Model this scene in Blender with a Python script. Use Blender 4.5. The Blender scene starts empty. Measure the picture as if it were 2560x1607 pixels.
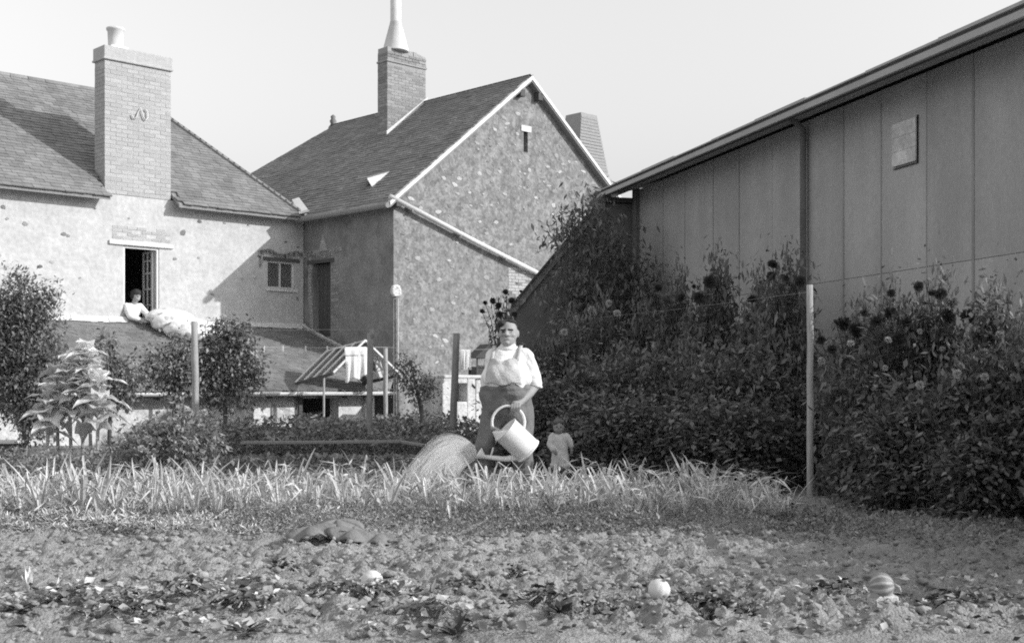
import bpy, math, random
import numpy as np
from mathutils import Vector, Matrix, Quaternion

# ------------------------------------------------------------------ camera, sky, sun, exposure
scene = bpy.context.scene
COL = scene.collection
FPX = 3100.0            # focal length in photograph pixels (2560 wide)
HY = 956.0              # horizon row
CAMZ = 1.05             # waist-level finder
cam = bpy.data.cameras.new('camera'); cam_o = bpy.data.objects.new('camera', cam); COL.objects.link(cam_o)
cam_o.location = (0, 0, CAMZ); cam_o.rotation_euler = (math.radians(90), 0, 0)
cam.sensor_width = 36; cam.lens = 36 * FPX / 2560; cam.shift_y = (HY - 803.5) / 2560
cam.clip_start = 0.1; cam.clip_end = 3000
scene.camera = cam_o

SUN_TRAVEL = Vector((-4.09, 0.92, -1.97)).normalized()
to_sun = -SUN_TRAVEL
world = bpy.data.worlds.new('World'); scene.world = world; world.use_nodes = True
wn = world.node_tree.nodes; wl = world.node_tree.links
for n in list(wn): wn.remove(n)
sky = wn.new('ShaderNodeTexSky'); sky.sky_type = 'NISHITA'; sky.sun_disc = False
sky.sun_elevation = math.asin(to_sun.z); sky.sun_rotation = math.atan2(to_sun.x, to_sun.y)
sky.air_density = 1.8; sky.dust_density = 1.5; sky.ozone_density = 1.0
sep = wn.new('ShaderNodeSeparateColor')          # blue-sensitive black and white plate
mixm = wn.new('ShaderNodeMath'); mixm.operation = 'MULTIPLY_ADD'; mixm.inputs[1].default_value = 1.0
addg = wn.new('ShaderNodeMath'); addg.operation = 'MULTIPLY'; addg.inputs[1].default_value = 0.0
bg = wn.new('ShaderNodeBackground'); bg.inputs['Strength'].default_value = 0.15
wo = wn.new('ShaderNodeOutputWorld')
wl.new(sky.outputs[0], sep.inputs[0]); wl.new(sep.outputs[2], mixm.inputs[0]); wl.new(sep.outputs[1], addg.inputs[0])
wl.new(addg.outputs[0], mixm.inputs[2]); wl.new(mixm.outputs[0], bg.inputs['Color']); wl.new(bg.outputs[0], wo.inputs[0])

sun = bpy.data.lights.new('sun', 'SUN'); sun.energy = 2.6; sun.angle = math.radians(0.6); sun.color = (1, 1, 1)
sun_o = bpy.data.objects.new('sun', sun); COL.objects.link(sun_o)
sun_o.rotation_euler = SUN_TRAVEL.to_track_quat('-Z', 'Y').to_euler(); sun_o.location = (30, -10, 30)

scene.view_settings.view_transform = 'Standard'; scene.view_settings.look = 'None'
scene.view_settings.exposure = 0.62; scene.view_settings.gamma = 1.0
scene.render.engine = 'CYCLES'
scene.cycles.max_bounces = 6; scene.cycles.diffuse_bounces = 3; scene.cycles.transparent_max_bounces = 64
scene.cycles.use_denoising = False
scene.cycles.filter_width = 1.9      # soft old lens

rnd = random.Random(7)
R = math.radians

def P(px, py, Y):      # photograph pixel at depth Y -> point in the place
    return Vector(((px - 1280) / FPX * Y, Y, CAMZ + (HY - py) / FPX * Y))

# ------------------------------------------------------------------ helpers
def vnoise(x, y, seed=0):
    x = np.asarray(x, float); y = np.asarray(y, float)
    xi = np.floor(x).astype(np.int64); yi = np.floor(y).astype(np.int64)
    fx = x - xi; fy = y - yi
    fx = fx * fx * (3 - 2 * fx); fy = fy * fy * (3 - 2 * fy)
    def h(a, b):
        n = (a * 374761393 + b * 668265263 + seed * 974634777) & 0xffffffff
        n = ((n ^ (n >> 13)) * 1274126177) & 0xffffffff
        return ((n ^ (n >> 16)) & 0xffff) / 65535.0
    return (h(xi, yi) * (1 - fx) + h(xi + 1, yi) * fx) * (1 - fy) + (h(xi, yi + 1) * (1 - fx) + h(xi + 1, yi + 1) * fx) * fy

def smooth(a, b, x):
    t = np.clip((np.asarray(x, float) - a) / (b - a), 0, 1)
    return t * t * (3 - 2 * t)

def ground_z(x, y):
    return -0.9 * smooth(23.0, 23.8, y)

def tag(o, label=None, cat=None, group=None, kind=None):
    if label: o['label'] = label
    if cat: o['category'] = cat
    if group: o['group'] = group
    if kind: o['kind'] = kind
    return o

def empty(name, loc=(0, 0, 0), rz=0.0, parent=None):
    o = bpy.data.objects.new(name, None); COL.objects.link(o)
    o.location = loc; o.rotation_euler = (0, 0, rz); o.empty_display_size = 0.1
    o.parent = parent
    return o

def link(name, me, parent=None, loc=None, rot=None, scale=None):
    o = bpy.data.objects.new(name, me); COL.objects.link(o)
    o.parent = parent
    if loc is not None: o.location = loc
    if rot is not None: o.rotation_euler = rot
    if scale is not None: o.scale = scale if hasattr(scale, '__len__') else (scale,) * 3
    return o

def mesh_np(name, V, F, mats, smooth_shade=False, mi=None):
    """V: (n,3) array, F: list of (k,m) int arrays (m corners each)."""
    me = bpy.data.meshes.new(name)
    V = np.asarray(V, np.float32)
    me.vertices.add(len(V)); me.vertices.foreach_set('co', V.ravel())
    loops = np.concatenate([f.ravel() for f in F]).astype(np.int32)
    tot = np.concatenate([np.full(len(f), f.shape[1], np.int32) for f in F])
    start = np.concatenate([[0], np.cumsum(tot)[:-1]]).astype(np.int32)
    me.loops.add(len(loops)); me.loops.foreach_set('vertex_index', loops)
    me.polygons.add(len(tot)); me.polygons.foreach_set('loop_start', start); me.polygons.foreach_set('loop_total', tot)
    if mi is not None: me.polygons.foreach_set('material_index', np.asarray(mi, np.int32))
    if smooth_shade: me.polygons.foreach_set('use_smooth', np.ones(len(tot), bool))
    for m in (mats if isinstance(mats, (list, tuple)) else [mats]): me.materials.append(m)
    me.update(calc_edges=True); me.validate()
    return me

class MB:
    def __init__(self): self.v = []; self.f = []
    def add(self, vs, fs):
        b = len(self.v); self.v += [tuple(p) for p in vs]; self.f += [tuple(i + b for i in f) for f in fs]
        return self
    def box(self, x0, x1, y0, y1, z0, z1):
        return self.add([(x0, y0, z0), (x1, y0, z0), (x1, y1, z0), (x0, y1, z0), (x0, y0, z1), (x1, y0, z1), (x1, y1, z1), (x0, y1, z1)],
                        [(3, 2, 1, 0), (4, 5, 6, 7), (0, 1, 5, 4), (1, 2, 6, 5), (2, 3, 7, 6), (3, 0, 4, 7)])
    def obox(self, c, ax, ay, az):      # centre and three half axes
        c, ax, ay, az = map(Vector, (c, ax, ay, az))
        vs = [c - ax - ay - az, c + ax - ay - az, c + ax + ay - az, c - ax + ay - az, c - ax - ay + az, c + ax - ay + az, c + ax + ay + az, c - ax + ay + az]
        return self.add(vs, [(3, 2, 1, 0), (4, 5, 6, 7), (0, 1, 5, 4), (1, 2, 6, 5), (2, 3, 7, 6), (3, 0, 4, 7)])
    def bar(self, p0, p1, w, h, up=(0, 0, 1)):
        p0, p1 = Vector(p0), Vector(p1); d = (p1 - p0)
        s = d.cross(Vector(up)).normalized(); t = s.cross(d).normalized()
        return self.obox((p0 + p1) / 2, d / 2, s * w / 2, t * h / 2)
    def prism(self, poly, off):          # polygon (3d points) extruded by off
        n = len(poly); off = Vector(off)
        vs = [Vector(p) for p in poly] + [Vector(p) + off for p in poly]
        return self.add(vs, [tuple(range(n))[::-1], tuple(range(n, 2 * n))] + [(i, (i + 1) % n, n + (i + 1) % n, n + i) for i in range(n)])
    def tube(self, path, rad, seg=8, cap=True):
        path = [Vector(p) for p in path]; n = len(path)
        rad = list(rad) if hasattr(rad, '__len__') else [rad] * n
        b = len(self.v); prev = None
        for i, p in enumerate(path):
            d = (path[min(i + 1, n - 1)] - path[max(i - 1, 0)]).normalized()
            if prev is None:
                a = d.orthogonal().normalized()
            else:
                a = (prev - d * prev.dot(d)).normalized()
            prev = a; c = d.cross(a)
            for k in range(seg):
                t = 2 * math.pi * k / seg
                self.v.append(tuple(p + (a * math.cos(t) + c * math.sin(t)) * rad[i]))
        for i in range(n - 1):
            for k in range(seg):
                k2 = (k + 1) % seg
                self.f.append((b + i * seg + k, b + i * seg + k2, b + (i + 1) * seg + k2, b + (i + 1) * seg + k))
        if cap:
            self.f.append(tuple(b + k for k in range(seg))[::-1]); self.f.append(tuple(b + (n - 1) * seg + k for k in range(seg)))
        return self
    def lathe(self, prof, seg=24, c=(0, 0, 0)):
        b = len(self.v); n = len(prof)
        for r, z in prof:
            for k in range(seg):
                t = 2 * math.pi * k / seg
                self.v.append((c[0] + r * math.cos(t), c[1] + r * math.sin(t), c[2] + z))
        for i in range(n - 1):
            for k in range(seg):
                k2 = (k + 1) % seg
                self.f.append((b + i * seg + k, b + i * seg + k2, b + (i + 1) * seg + k2, b + (i + 1) * seg + k))
        return self
    def grid(self, pts):                  # pts[i][j]
        b = len(self.v); n = len(pts); m = len(pts[0])
        for r in pts: self.v += [tuple(p) for p in r]
        for i in range(n - 1):
            for j in range(m - 1):
                self.f.append((b + i * m + j, b + i * m + j + 1, b + (i + 1) * m + j + 1, b + (i + 1) * m + j))
        return self
    def mesh(self, name, mat, sm=False):
        me = bpy.data.meshes.new(name); me.from_pydata(self.v, [], self.f)
        me.materials.append(mat)
        if sm: me.polygons.foreach_set('use_smooth', [True] * len(me.polygons))
        me.update(); return me
    def obj(self, name, mat, parent=None, sm=False, bevel=0, solid=0):
        o = link(name, self.mesh(name, mat, sm), parent)
        if solid:
            m = o.modifiers.new('solid', 'SOLIDIFY'); m.thickness = solid; m.offset = 0
        if bevel:
            m = o.modifiers.new('bevel', 'BEVEL'); m.width = bevel; m.segments = 2; m.limit_method = 'ANGLE'
        return o

def mat(name, base, var=0.2, scale=6.0, rough=0.85, bump=0.3, bscale=40.0, island=0.0, objr=0.0, spec=0.25, transl=0.0, metal=0.0,
        blotch=None, stretch=None, transp=0.0, grain=0.0, cells=None):
    m = bpy.data.materials.new(name); m.use_nodes = True
    nt = m.node_tree; N = nt.nodes; L = nt.links
    for n in list(N): N.remove(n)
    out = N.new('ShaderNodeOutputMaterial'); pb = N.new('ShaderNodeBsdfPrincipled')
    pb.inputs['Roughness'].default_value = rough; pb.inputs['Specular IOR Level'].default_value = spec; pb.inputs['Metallic'].default_value = metal
    tc = N.new('ShaderNodeTexCoord'); vec = tc.outputs['Object']
    if stretch:
        mp = N.new('ShaderNodeMapping'); mp.inputs['Scale'].default_value = stretch; L.new(vec, mp.inputs[0]); vec = mp.outputs[0]
    def math_(op, a, b):
        n = N.new('ShaderNodeMath'); n.operation = op
        for i, x in enumerate((a, b)):
            if isinstance(x, (int, float)): n.inputs[i].default_value = x
            else: L.new(x, n.inputs[i])
        return n.outputs[0]
    val = base
    def vary(val, fac, amt):   # val * (1 + amt*(2 fac -1))
        k = math_('ADD', math_('MULTIPLY', fac, 2 * amt), 1 - amt)
        return math_('MULTIPLY', val, k)
    if var:
        n = N.new('ShaderNodeTexNoise'); n.inputs['Scale'].default_value = scale; n.inputs['Detail'].default_value = 6; n.inputs['Roughness'].default_value = 0.65
        L.new(vec, n.inputs['Vector'])
        st = N.new('ShaderNodeMapRange'); st.inputs[1].default_value = 0.3; st.inputs[2].default_value = 0.7; L.new(n.outputs[0], st.inputs[0])
        val = vary(val, st.outputs[0], var)
    if grain:
        n = N.new('ShaderNodeTexNoise'); n.inputs['Scale'].default_value = bscale * 1.3; n.inputs['Detail'].default_value = 3
        L.new(vec, n.inputs['Vector'])
        st = N.new('ShaderNodeMapRange'); st.inputs[1].default_value = 0.3; st.inputs[2].default_value = 0.7; L.new(n.outputs[0], st.inputs[0])
        val = vary(val, st.outputs[0], grain)
    if cells:    # (scale, amount): rubble stones too small to pick apart
        vt = N.new('ShaderNodeTexVoronoi'); vt.inputs['Scale'].default_value = cells[0]; L.new(vec, vt.inputs['Vector'])
        sp = N.new('ShaderNodeSeparateColor'); L.new(vt.outputs['Color'], sp.inputs[0])
        val = vary(val, sp.outputs[0], cells[1])
    if blotch:   # (scale, lo, hi, value): worn patches
        n = N.new('ShaderNodeTexNoise'); n.inputs['Scale'].default_value = blotch[0]; n.inputs['Detail'].default_value = 7; n.inputs['Roughness'].default_value = 0.7
        L.new(tc.outputs['Object'], n.inputs['Vector'])
        st = N.new('ShaderNodeMapRange'); st.inputs[1].default_value = blotch[1]; st.inputs[2].default_value = blotch[2]; L.new(n.outputs[0], st.inputs[0])
        mx = N.new('ShaderNodeMix'); mx.data_type = 'FLOAT'
        L.new(st.outputs[0], mx.inputs[0])
        if isinstance(val, (int, float)): mx.inputs[2].default_value = val
        else: L.new(val, mx.inputs[2])
        mx.inputs[3].default_value = blotch[3]; val = mx.outputs[0]
    if island:
        g = N.new('ShaderNodeNewGeometry'); val = vary(val, g.outputs['Random Per Island'], island)
    if objr:
        g = N.new('ShaderNodeObjectInfo'); val = vary(val, g.outputs['Random'], objr)
    if isinstance(val, (int, float)): pb.inputs['Base Color'].default_value = (val, val, val, 1)
    else: L.new(val, pb.inputs['Base Color'])
    if bump:
        n = N.new('ShaderNodeTexNoise'); n.inputs['Scale'].default_value = bscale; n.inputs['Detail'].default_value = 5
        L.new(vec, n.inputs['Vector'])
        b = N.new('ShaderNodeBump'); b.inputs['Strength'].default_value = bump; b.inputs['Distance'].default_value = 0.02
        L.new(n.outputs[0], b.inputs['Height']); L.new(b.outputs[0], pb.inputs['Normal'])
    sh = pb.outputs[0]
    if transl:
        t = N.new('ShaderNodeBsdfTranslucent')
        if isinstance(val, (int, float)): t.inputs[0].default_value = (val, val, val, 1)
        else: L.new(val, t.inputs[0])
        mx = N.new('ShaderNodeMixShader'); mx.inputs[0].default_value = transl
        L.new(sh, mx.inputs[1]); L.new(t.outputs[0], mx.inputs[2]); sh = mx.outputs[0]
    if transp:
        t = N.new('ShaderNodeBsdfTransparent'); mx = N.new('ShaderNodeMixShader'); mx.inputs[0].default_value = transp
        L.new(sh, mx.inputs[1]); L.new(t.outputs[0], mx.inputs[2]); sh = mx.outputs[0]
    L.new(sh, out.inputs[0])
    return m

M = {}
M['limewash'] = mat('limewash', 0.50, 0.13, 2.2, bump=0.7, bscale=9, blotch=(1.7, 0.58, 0.72, 0.40), grain=0.12)
M['limewash_old'] = mat('limewash_old', 0.6, 0.2, 4, bump=0.8, bscale=14, blotch=(3, 0.52, 0.64, 0.42), grain=0.15)
M['rubble'] = mat('rubble', 0.215, 0.22, 3.5, bump=0.8, bscale=16, blotch=(4, 0.55, 0.66, 0.33), grain=0.26, cells=(11, .22))
M['sidewall'] = mat('sidewall', 0.24, 0.25, 2.0, bump=0.8, bscale=16, blotch=(1.1, 0.5, 0.64, 0.15), grain=0.14)
M['mortar'] = mat('mortar', 0.62, 0.15, 8, bump=0.6, bscale=24)
M['stone_pale'] = mat('stone_pale', 0.40, 0.2, 20, bump=0.5, bscale=60, objr=0.35)
M['stone_dark'] = mat('stone_dark', 0.22, 0.2, 20, bump=0.5, bscale=60, objr=0.3)
M['brick_pale'] = mat('brick_pale', 0.44, 0.12, 14, bump=0.5, bscale=60, objr=0.10)
M['brick_grey'] = mat('brick_grey', 0.29, 0.14, 14, bump=0.5, bscale=60, objr=0.22)
M['brick_bed'] = mat('brick_bed', 0.32, 0.12, 14, bump=0.5, bscale=60)
M['brick_bed_pale'] = mat('brick_bed_pale', 0.44, 0.12, 14, bump=0.5, bscale=60)
M['slate'] = mat('slate', 0.20, 0.22, 1.6, rough=0.6, bump=0.25, bscale=50, island=0.16, spec=0.3, grain=0.1)
M['slate_pale'] = mat('slate_pale', 0.215, 0.2, 1.4, rough=0.65, bump=0.25, bscale=50, island=0.18, spec=0.3, grain=0.1)
M['zinc'] = mat('zinc', 0.62, 0.12, 9, rough=0.55, bump=0.1, spec=0.4)
M['tile_ridge'] = mat('tile_ridge', 0.22, 0.2, 9, objr=0.2)
M['clay_pale'] = mat('clay_pale', 0.62, 0.1, 7, bump=0.2)
M['wood_grey'] = mat('wood_grey', 0.26, 0.25, 5, stretch=(6, 6, 0.8), bump=0.5, bscale=22)
M['wood_pale'] = mat('wood_pale', 0.38, 0.22, 5, stretch=(6, 6, 0.8), bump=0.5, bscale=22)
M['wood_dark'] = mat('wood_dark', 0.10, 0.25, 5, stretch=(6, 6, 0.8), bump=0.5, bscale=22)
M['paint_white'] = mat('paint_white', 0.68, 0.08, 12, rough=0.5, bump=0.1)
M['interior'] = mat('interior', 0.22, 0.15, 2, bump=0.1)
M['black_gap'] = mat('black_gap', 0.03, 0, bump=0)
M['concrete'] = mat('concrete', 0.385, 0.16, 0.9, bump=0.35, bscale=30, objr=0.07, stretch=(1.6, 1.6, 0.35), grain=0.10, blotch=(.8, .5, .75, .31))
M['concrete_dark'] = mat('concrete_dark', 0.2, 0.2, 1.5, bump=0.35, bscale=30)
M['stain'] = mat('stain', 0.29, 0.25, 2.5, bump=0.3, bscale=30, stretch=(3, 3, 0.3))
M['fascia'] = mat('fascia', 0.40, 0.12, 2, bump=0.2)
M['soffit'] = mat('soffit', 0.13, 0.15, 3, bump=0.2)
M['wire'] = mat('wire', 0.35, 0, bump=0, rough=0.5)
M['linen'] = mat('linen', 0.82, 0.05, 8, bump=0.25, bscale=120, transl=0.2, rough=0.9)
M['shirt'] = mat('shirt', 0.78, 0.05, 8, bump=0.3, bscale=60, rough=0.95, spec=0.05)
M['bib'] = mat('bib', 0.52, 0.15, 12, bump=0.5, bscale=50, rough=0.95, spec=0.05)
M['trousers'] = mat('trousers', 0.19, 0.2, 10, bump=0.5, bscale=50, rough=0.95, spec=0.05)
M['dress'] = mat('dress', 0.56, 0.08, 10, bump=0.3, bscale=70, rough=0.95, spec=0.05)
M['skin'] = mat('skin', 0.34, 0.07, 16, bump=0.1, bscale=80, rough=0.6, spec=0.3)
M['skin_child'] = mat('skin_child', 0.26, 0.07, 16, bump=0.1, bscale=80, rough=0.6, spec=0.3)
M['hair'] = mat('hair', 0.035, 0.3, 40, bump=0.6, bscale=120, rough=0.6)
M['hair_mid'] = mat('hair_mid', 0.12, 0.3, 40, bump=0.6, bscale=120, rough=0.6)
M['mortar_dull'] = mat('mortar_dull', 0.36, 0.2, 8, bump=0.6, bscale=24)
M['leather'] = mat('leather', 0.05, 0.2, 20, bump=0.3, rough=0.6)
M['can'] = mat('can', 0.8, 0.08, 9, rough=0.5, bump=0.12, bscale=30, spec=0.5)
M['can_in'] = mat('can_in', 0.3, 0.10, 9, rough=0.6, bump=0.12)
M['water'] = mat('water', 0.95, 0, bump=0, rough=0.3, transl=0.65, transp=0.35)
M['soil'] = mat('soil', 0.285, 0.25, 1.6, bump=1.0, bscale=60, rough=0.95, spec=0.05, grain=0.2)
M['clod'] = mat('clod', 0.29, 0.2, 8, bump=0.6, bscale=60, rough=0.95, spec=0.05, island=0.2)
M['leaf_dahlia'] = mat('leaf_dahlia', 0.19, 0, bump=0, rough=0.55, island=0.5, transl=0.3)
M['leaf_bush'] = mat('leaf_bush', 0.23, 0, bump=0, rough=0.5, island=0.5, transl=0.25)
M['leaf_pear'] = mat('leaf_pear', 0.25, 0, bump=0, rough=0.42, island=0.5, transl=0.2, spec=0.45)
M['leaf_bean'] = mat('leaf_bean', 0.27, 0, bump=0, rough=0.5, island=0.5, transl=0.25)
M['leaf_big'] = mat('leaf_big', 0.8, 0.2, 12, bump=0.4, bscale=25, rough=0.42, objr=0.25, transl=0.35)
M['stalk_pale'] = mat('stalk_pale', 0.42, 0.2, 14, bump=0.3)
M['leaf_onion'] = mat('leaf_onion', 0.56, 0.12, 6, bump=0, rough=0.5, island=0.35, transl=0.2, spec=0.35)
M['leaf_dry'] = mat('leaf_dry', 0.52, 0, bump=0, rough=0.8, island=0.45, transl=0.15)
M['leaf_weed'] = mat('leaf_weed', 0.25, 0, bump=0, rough=0.6, island=0.5, transl=0.2)
M['leaf_weed_dark'] = mat('leaf_weed_dark', 0.05, 0, bump=0, rough=0.5, island=0.3)
M['leaf_squash'] = mat('leaf_squash', 0.24, 0.15, 20, bump=0.4, bscale=60, rough=0.7, transl=0.15)
M['bark'] = mat('bark', 0.14, 0.3, 12, bump=0.7, bscale=30)
M['stem_green'] = mat('stem_green', 0.10, 0.2, 12, bump=0.2)
M['petal_dark'] = mat('petal_dark', 0.065, 0, bump=0, island=0.35, rough=0.7, transl=0.15)
M['petal_mid'] = mat('petal_mid', 0.22, 0, bump=0, island=0.3, rough=0.7, transl=0.2)
M['petal_pale'] = mat('petal_pale', 0.5, 0, bump=0, island=0.2, rough=0.7, transl=0.2)
M['squash_pale'] = mat('squash_pale', 0.62, 0.12, 12, bump=0.2, rough=0.45, spec=0.4)
M['rind'] = mat('rind', 0.22, 0.15, 12, bump=0.2, rough=0.4, spec=0.4)
M['rind_stripe'] = mat('rind_stripe', 0.37, 0.15, 12, bump=0.2, rough=0.4, spec=0.4)
M['grass_dark'] = mat('grass_dark', 0.12, 0, bump=0, island=0.4, transl=0.2)

def quilt_mat():
    m = mat('quilt', 0.8, 0.05, 8, bump=0.3, bscale=40, rough=0.95, spec=0.05)
    N = m.node_tree.nodes; L = m.node_tree.links
    pb = [n for n in N if n.type == 'BSDF_PRINCIPLED'][0]; tc = [n for n in N if n.type == 'TEX_COORD'][0]
    v = N.new('ShaderNodeTexVoronoi'); v.inputs['Scale'].default_value = 5.5; v.inputs['Randomness'].default_value = 0.55
    L.new(tc.outputs['Object'], v.inputs['Vector'])
    mr = N.new('ShaderNodeMapRange'); mr.inputs[1].default_value = 0.27; mr.inputs[2].default_value = 0.33; mr.inputs[3].default_value = 0.42; mr.inputs[4].default_value = 0.8
    L.new(v.outputs['Distance'], mr.inputs[0]); L.new(mr.outputs[0], pb.inputs['Base Color'])
    return m
M['quilt'] = quilt_mat()
def veil_mat():      # sheets of thin jets: bright threads with gaps that open as they fall
    m = bpy.data.materials.new('water_veil'); m.use_nodes = True; N = m.node_tree.nodes; L = m.node_tree.links
    for n in list(N): N.remove(n)
    out = N.new('ShaderNodeOutputMaterial'); uv = N.new('ShaderNodeUVMap'); uv.uv_map = 'flow'
    mp = N.new('ShaderNodeMapping'); mp.inputs['Scale'].default_value = (70, 3.5, 1); L.new(uv.outputs[0], mp.inputs[0])
    nz = N.new('ShaderNodeTexNoise'); nz.inputs['Scale'].default_value = 1; nz.inputs['Detail'].default_value = 3; L.new(mp.outputs[0], nz.inputs['Vector'])
    mr = N.new('ShaderNodeMapRange'); mr.inputs[1].default_value = .36; mr.inputs[2].default_value = .62; mr.inputs[3].default_value = .56; mr.inputs[4].default_value = .84; L.new(nz.outputs[0], mr.inputs[0])
    sx = N.new('ShaderNodeSeparateXYZ'); L.new(uv.outputs[0], sx.inputs[0])
    ad = N.new('ShaderNodeMath'); ad.operation = 'MULTIPLY_ADD'; ad.inputs[1].default_value = .30; ad.use_clamp = True; L.new(sx.outputs[1], ad.inputs[0]); L.new(mr.outputs[0], ad.inputs[2])
    d = N.new('ShaderNodeBsdfDiffuse'); d.inputs[0].default_value = (.95, .95, .95, 1); t = N.new('ShaderNodeBsdfTranslucent'); t.inputs[0].default_value = (.95, .95, .95, 1)
    a = N.new('ShaderNodeMixShader'); a.inputs[0].default_value = .5; L.new(d.outputs[0], a.inputs[1]); L.new(t.outputs[0], a.inputs[2])
    tr = N.new('ShaderNodeBsdfTransparent'); b = N.new('ShaderNodeMixShader'); L.new(ad.outputs[0], b.inputs[0]); L.new(a.outputs[0], b.inputs[1]); L.new(tr.outputs[0], b.inputs[2]); L.new(b.outputs[0], out.inputs[0])
    return m
M['veil'] = veil_mat()

def glass_mat():
    m = bpy.data.materials.new('window_glass'); m.use_nodes = True
    N = m.node_tree.nodes; L = m.node_tree.links
    for n in list(N): N.remove(n)
    out = N.new('ShaderNodeOutputMaterial'); t = N.new('ShaderNodeBsdfTransparent'); t.inputs[0].default_value = (.8, .8, .8, 1)
    g = N.new('ShaderNodeBsdfGlossy'); g.inputs['Roughness'].default_value = 0.05; d = N.new('ShaderNodeBsdfDiffuse'); d.inputs[0].default_value = (.45, .45, .45, 1)
    fr = N.new('ShaderNodeFresnel'); fr.inputs[0].default_value = 1.45
    m1 = N.new('ShaderNodeMixShader'); m1.inputs[0].default_value = 0.22; L.new(t.outputs[0], m1.inputs[1]); L.new(d.outputs[0], m1.inputs[2])
    m2 = N.new('ShaderNodeMixShader'); L.new(fr.outputs[0], m2.inputs[0]); L.new(m1.outputs[0], m2.inputs[1]); L.new(g.outputs[0], m2.inputs[2])
    L.new(m2.outputs[0], out.inputs[0]); return m
M['glass'] = glass_mat()

# leaves: folded diamonds, one island each
def leaves_np(C, D, U, L, W, fold=0.25, curl=0.0):
    """C base points, D directions, U approx up, L lengths, W widths -> verts, quads+tris"""
    D = D / np.linalg.norm(D, axis=1, keepdims=True)
    S = np.cross(D, U); nS = np.linalg.norm(S, axis=1, keepdims=True); nS[nS < 1e-6] = 1; S = S / nS
    Nn = np.cross(S, D)
    L = L[:, None]; W = W[:, None]
    b = C; m = C + D * L * 0.5 + Nn * (-fold * W * 0.5); tip = C + D * L - Nn * curl * L
    l = C + D * L * 0.42 - S * W * 0.5; r = C + D * L * 0.42 + S * W * 0.5
    V = np.stack([b, l, tip, r, m], 1).reshape(-1, 3)
    i = np.arange(len(C))[:, None] * 5
    F = np.concatenate([i + np.array([[0, 4, 1]]), i + np.array([[4, 2, 1]]), i + np.array([[0, 3, 4]]), i + np.array([[4, 3, 2]])], 0)
    return V, F

def rand_dirs(rs, n, zmin=-1, zmax=1):
    z = rs.uniform(zmin, zmax, n); a = rs.uniform(0, 2 * np.pi, n); r = np.sqrt(np.maximum(0, 1 - z * z))
    return np.stack([r * np.cos(a), r * np.sin(a), z], 1)

def leaf_cloud(name, material, blobs, per_m3, size, seed=1, aspect=0.5, droop=0.3, shell=0.55, nmax=20000, clump=0):
    """blobs: list of (centre, radii). Leaves spread through the volume, denser near the surface, in clumps."""
    rs = np.random.RandomState(seed); Cs = []; Os = []
    for c, r in blobs:
        vol = 4.19 * r[0] * r[1] * r[2]; n = int(min(nmax, max(20, vol * per_m3)))
        if clump:
            k = max(4, n // clump); d = rand_dirs(rs, k); rad = rs.uniform(shell ** 3, 1, k) ** (1 / 3)
            base = d * rad[:, None] * np.array(r); idx = rs.randint(0, k, n)
            p = base[idx] + rs.normal(0, 1, (n, 3)) * size[1] * 0.8; d = d[idx]
        else:
            d = rand_dirs(rs, n); rad = rs.uniform(shell ** 3, 1, n) ** (1 / 3); p = d * rad[:, None] * np.array(r)
        Cs.append(p + np.array(c)); Os.append(d)
    C = np.concatenate(Cs); O = np.concatenate(Os); n = len(C)
    D = O * 0.7 + rand_dirs(rs, n) * 0.9 + np.array([0, 0, -droop])
    U = np.array([[0, 0, 1.0]]) + rand_dirs(rs, n) * 0.5
    L = rs.uniform(size[0], size[1], n); W = L * aspect * rs.uniform(0.8, 1.2, n)
    V, F = leaves_np(C, D, U, L, W)
    return mesh_np(name, V, [F], material)

# ------------------------------------------------------------------ ground
def soil_h(x, y):
    rough = 0.35 + 0.65 * smooth(5.15, 5.7, y + 0.35 * (vnoise(x * 1.3, y * 1.3, 5) - 0.5)) * (1 - 0.5 * smooth(9.2, 9.8, y))
    h = (vnoise(x * 3, y * 3, 1) - 0.5) * 0.05 + rough * ((vnoise(x * 9, y * 9, 2) - 0.5) * 0.055 + (vnoise(x * 21, y * 21, 3) - 0.5) * 0.038 + (vnoise(x * 43, y * 43, 4) - 0.5) * 0.026)
    h = h + rough * (np.abs(vnoise(x * 13, y * 13, 6) - .5) * .085 + np.abs(vnoise(x * 29, y * 29, 7) - .5) * .05) + 0.03 * smooth(5.1, 5.8, y) - 0.05
    fade = 1 - smooth(60, 90, y)
    return h * fade + ground_z(x, y)

def build_ground():
    xs = np.concatenate([-np.geomspace(400, 4.6, 26), np.arange(-4.5, 4.5, 0.024), np.geomspace(4.6, 400, 26)])
    ys = np.concatenate([[-60, -20, -5, 0, 2, 3, 3.6], np.arange(4.0, 9.7, 0.022), np.arange(9.7, 25, 0.12), np.geomspace(25.2, 600, 24)])
    X, Y = np.meshgrid(xs, ys); Z = soil_h(X, Y)
    V = np.stack([X.ravel(), Y.ravel(), Z.ravel()], 1); nx = len(xs); ny = len(ys)
    i, j = np.meshgrid(np.arange(nx - 1), np.arange(ny - 1)); a = (j * nx + i).ravel()
    F = np.stack([a, a + 1, a + nx + 1, a + nx], 1)
    tag(link('ground', mesh_np('ground', V, [F], M['soil'], True)), kind='structure')
build_ground()

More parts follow.
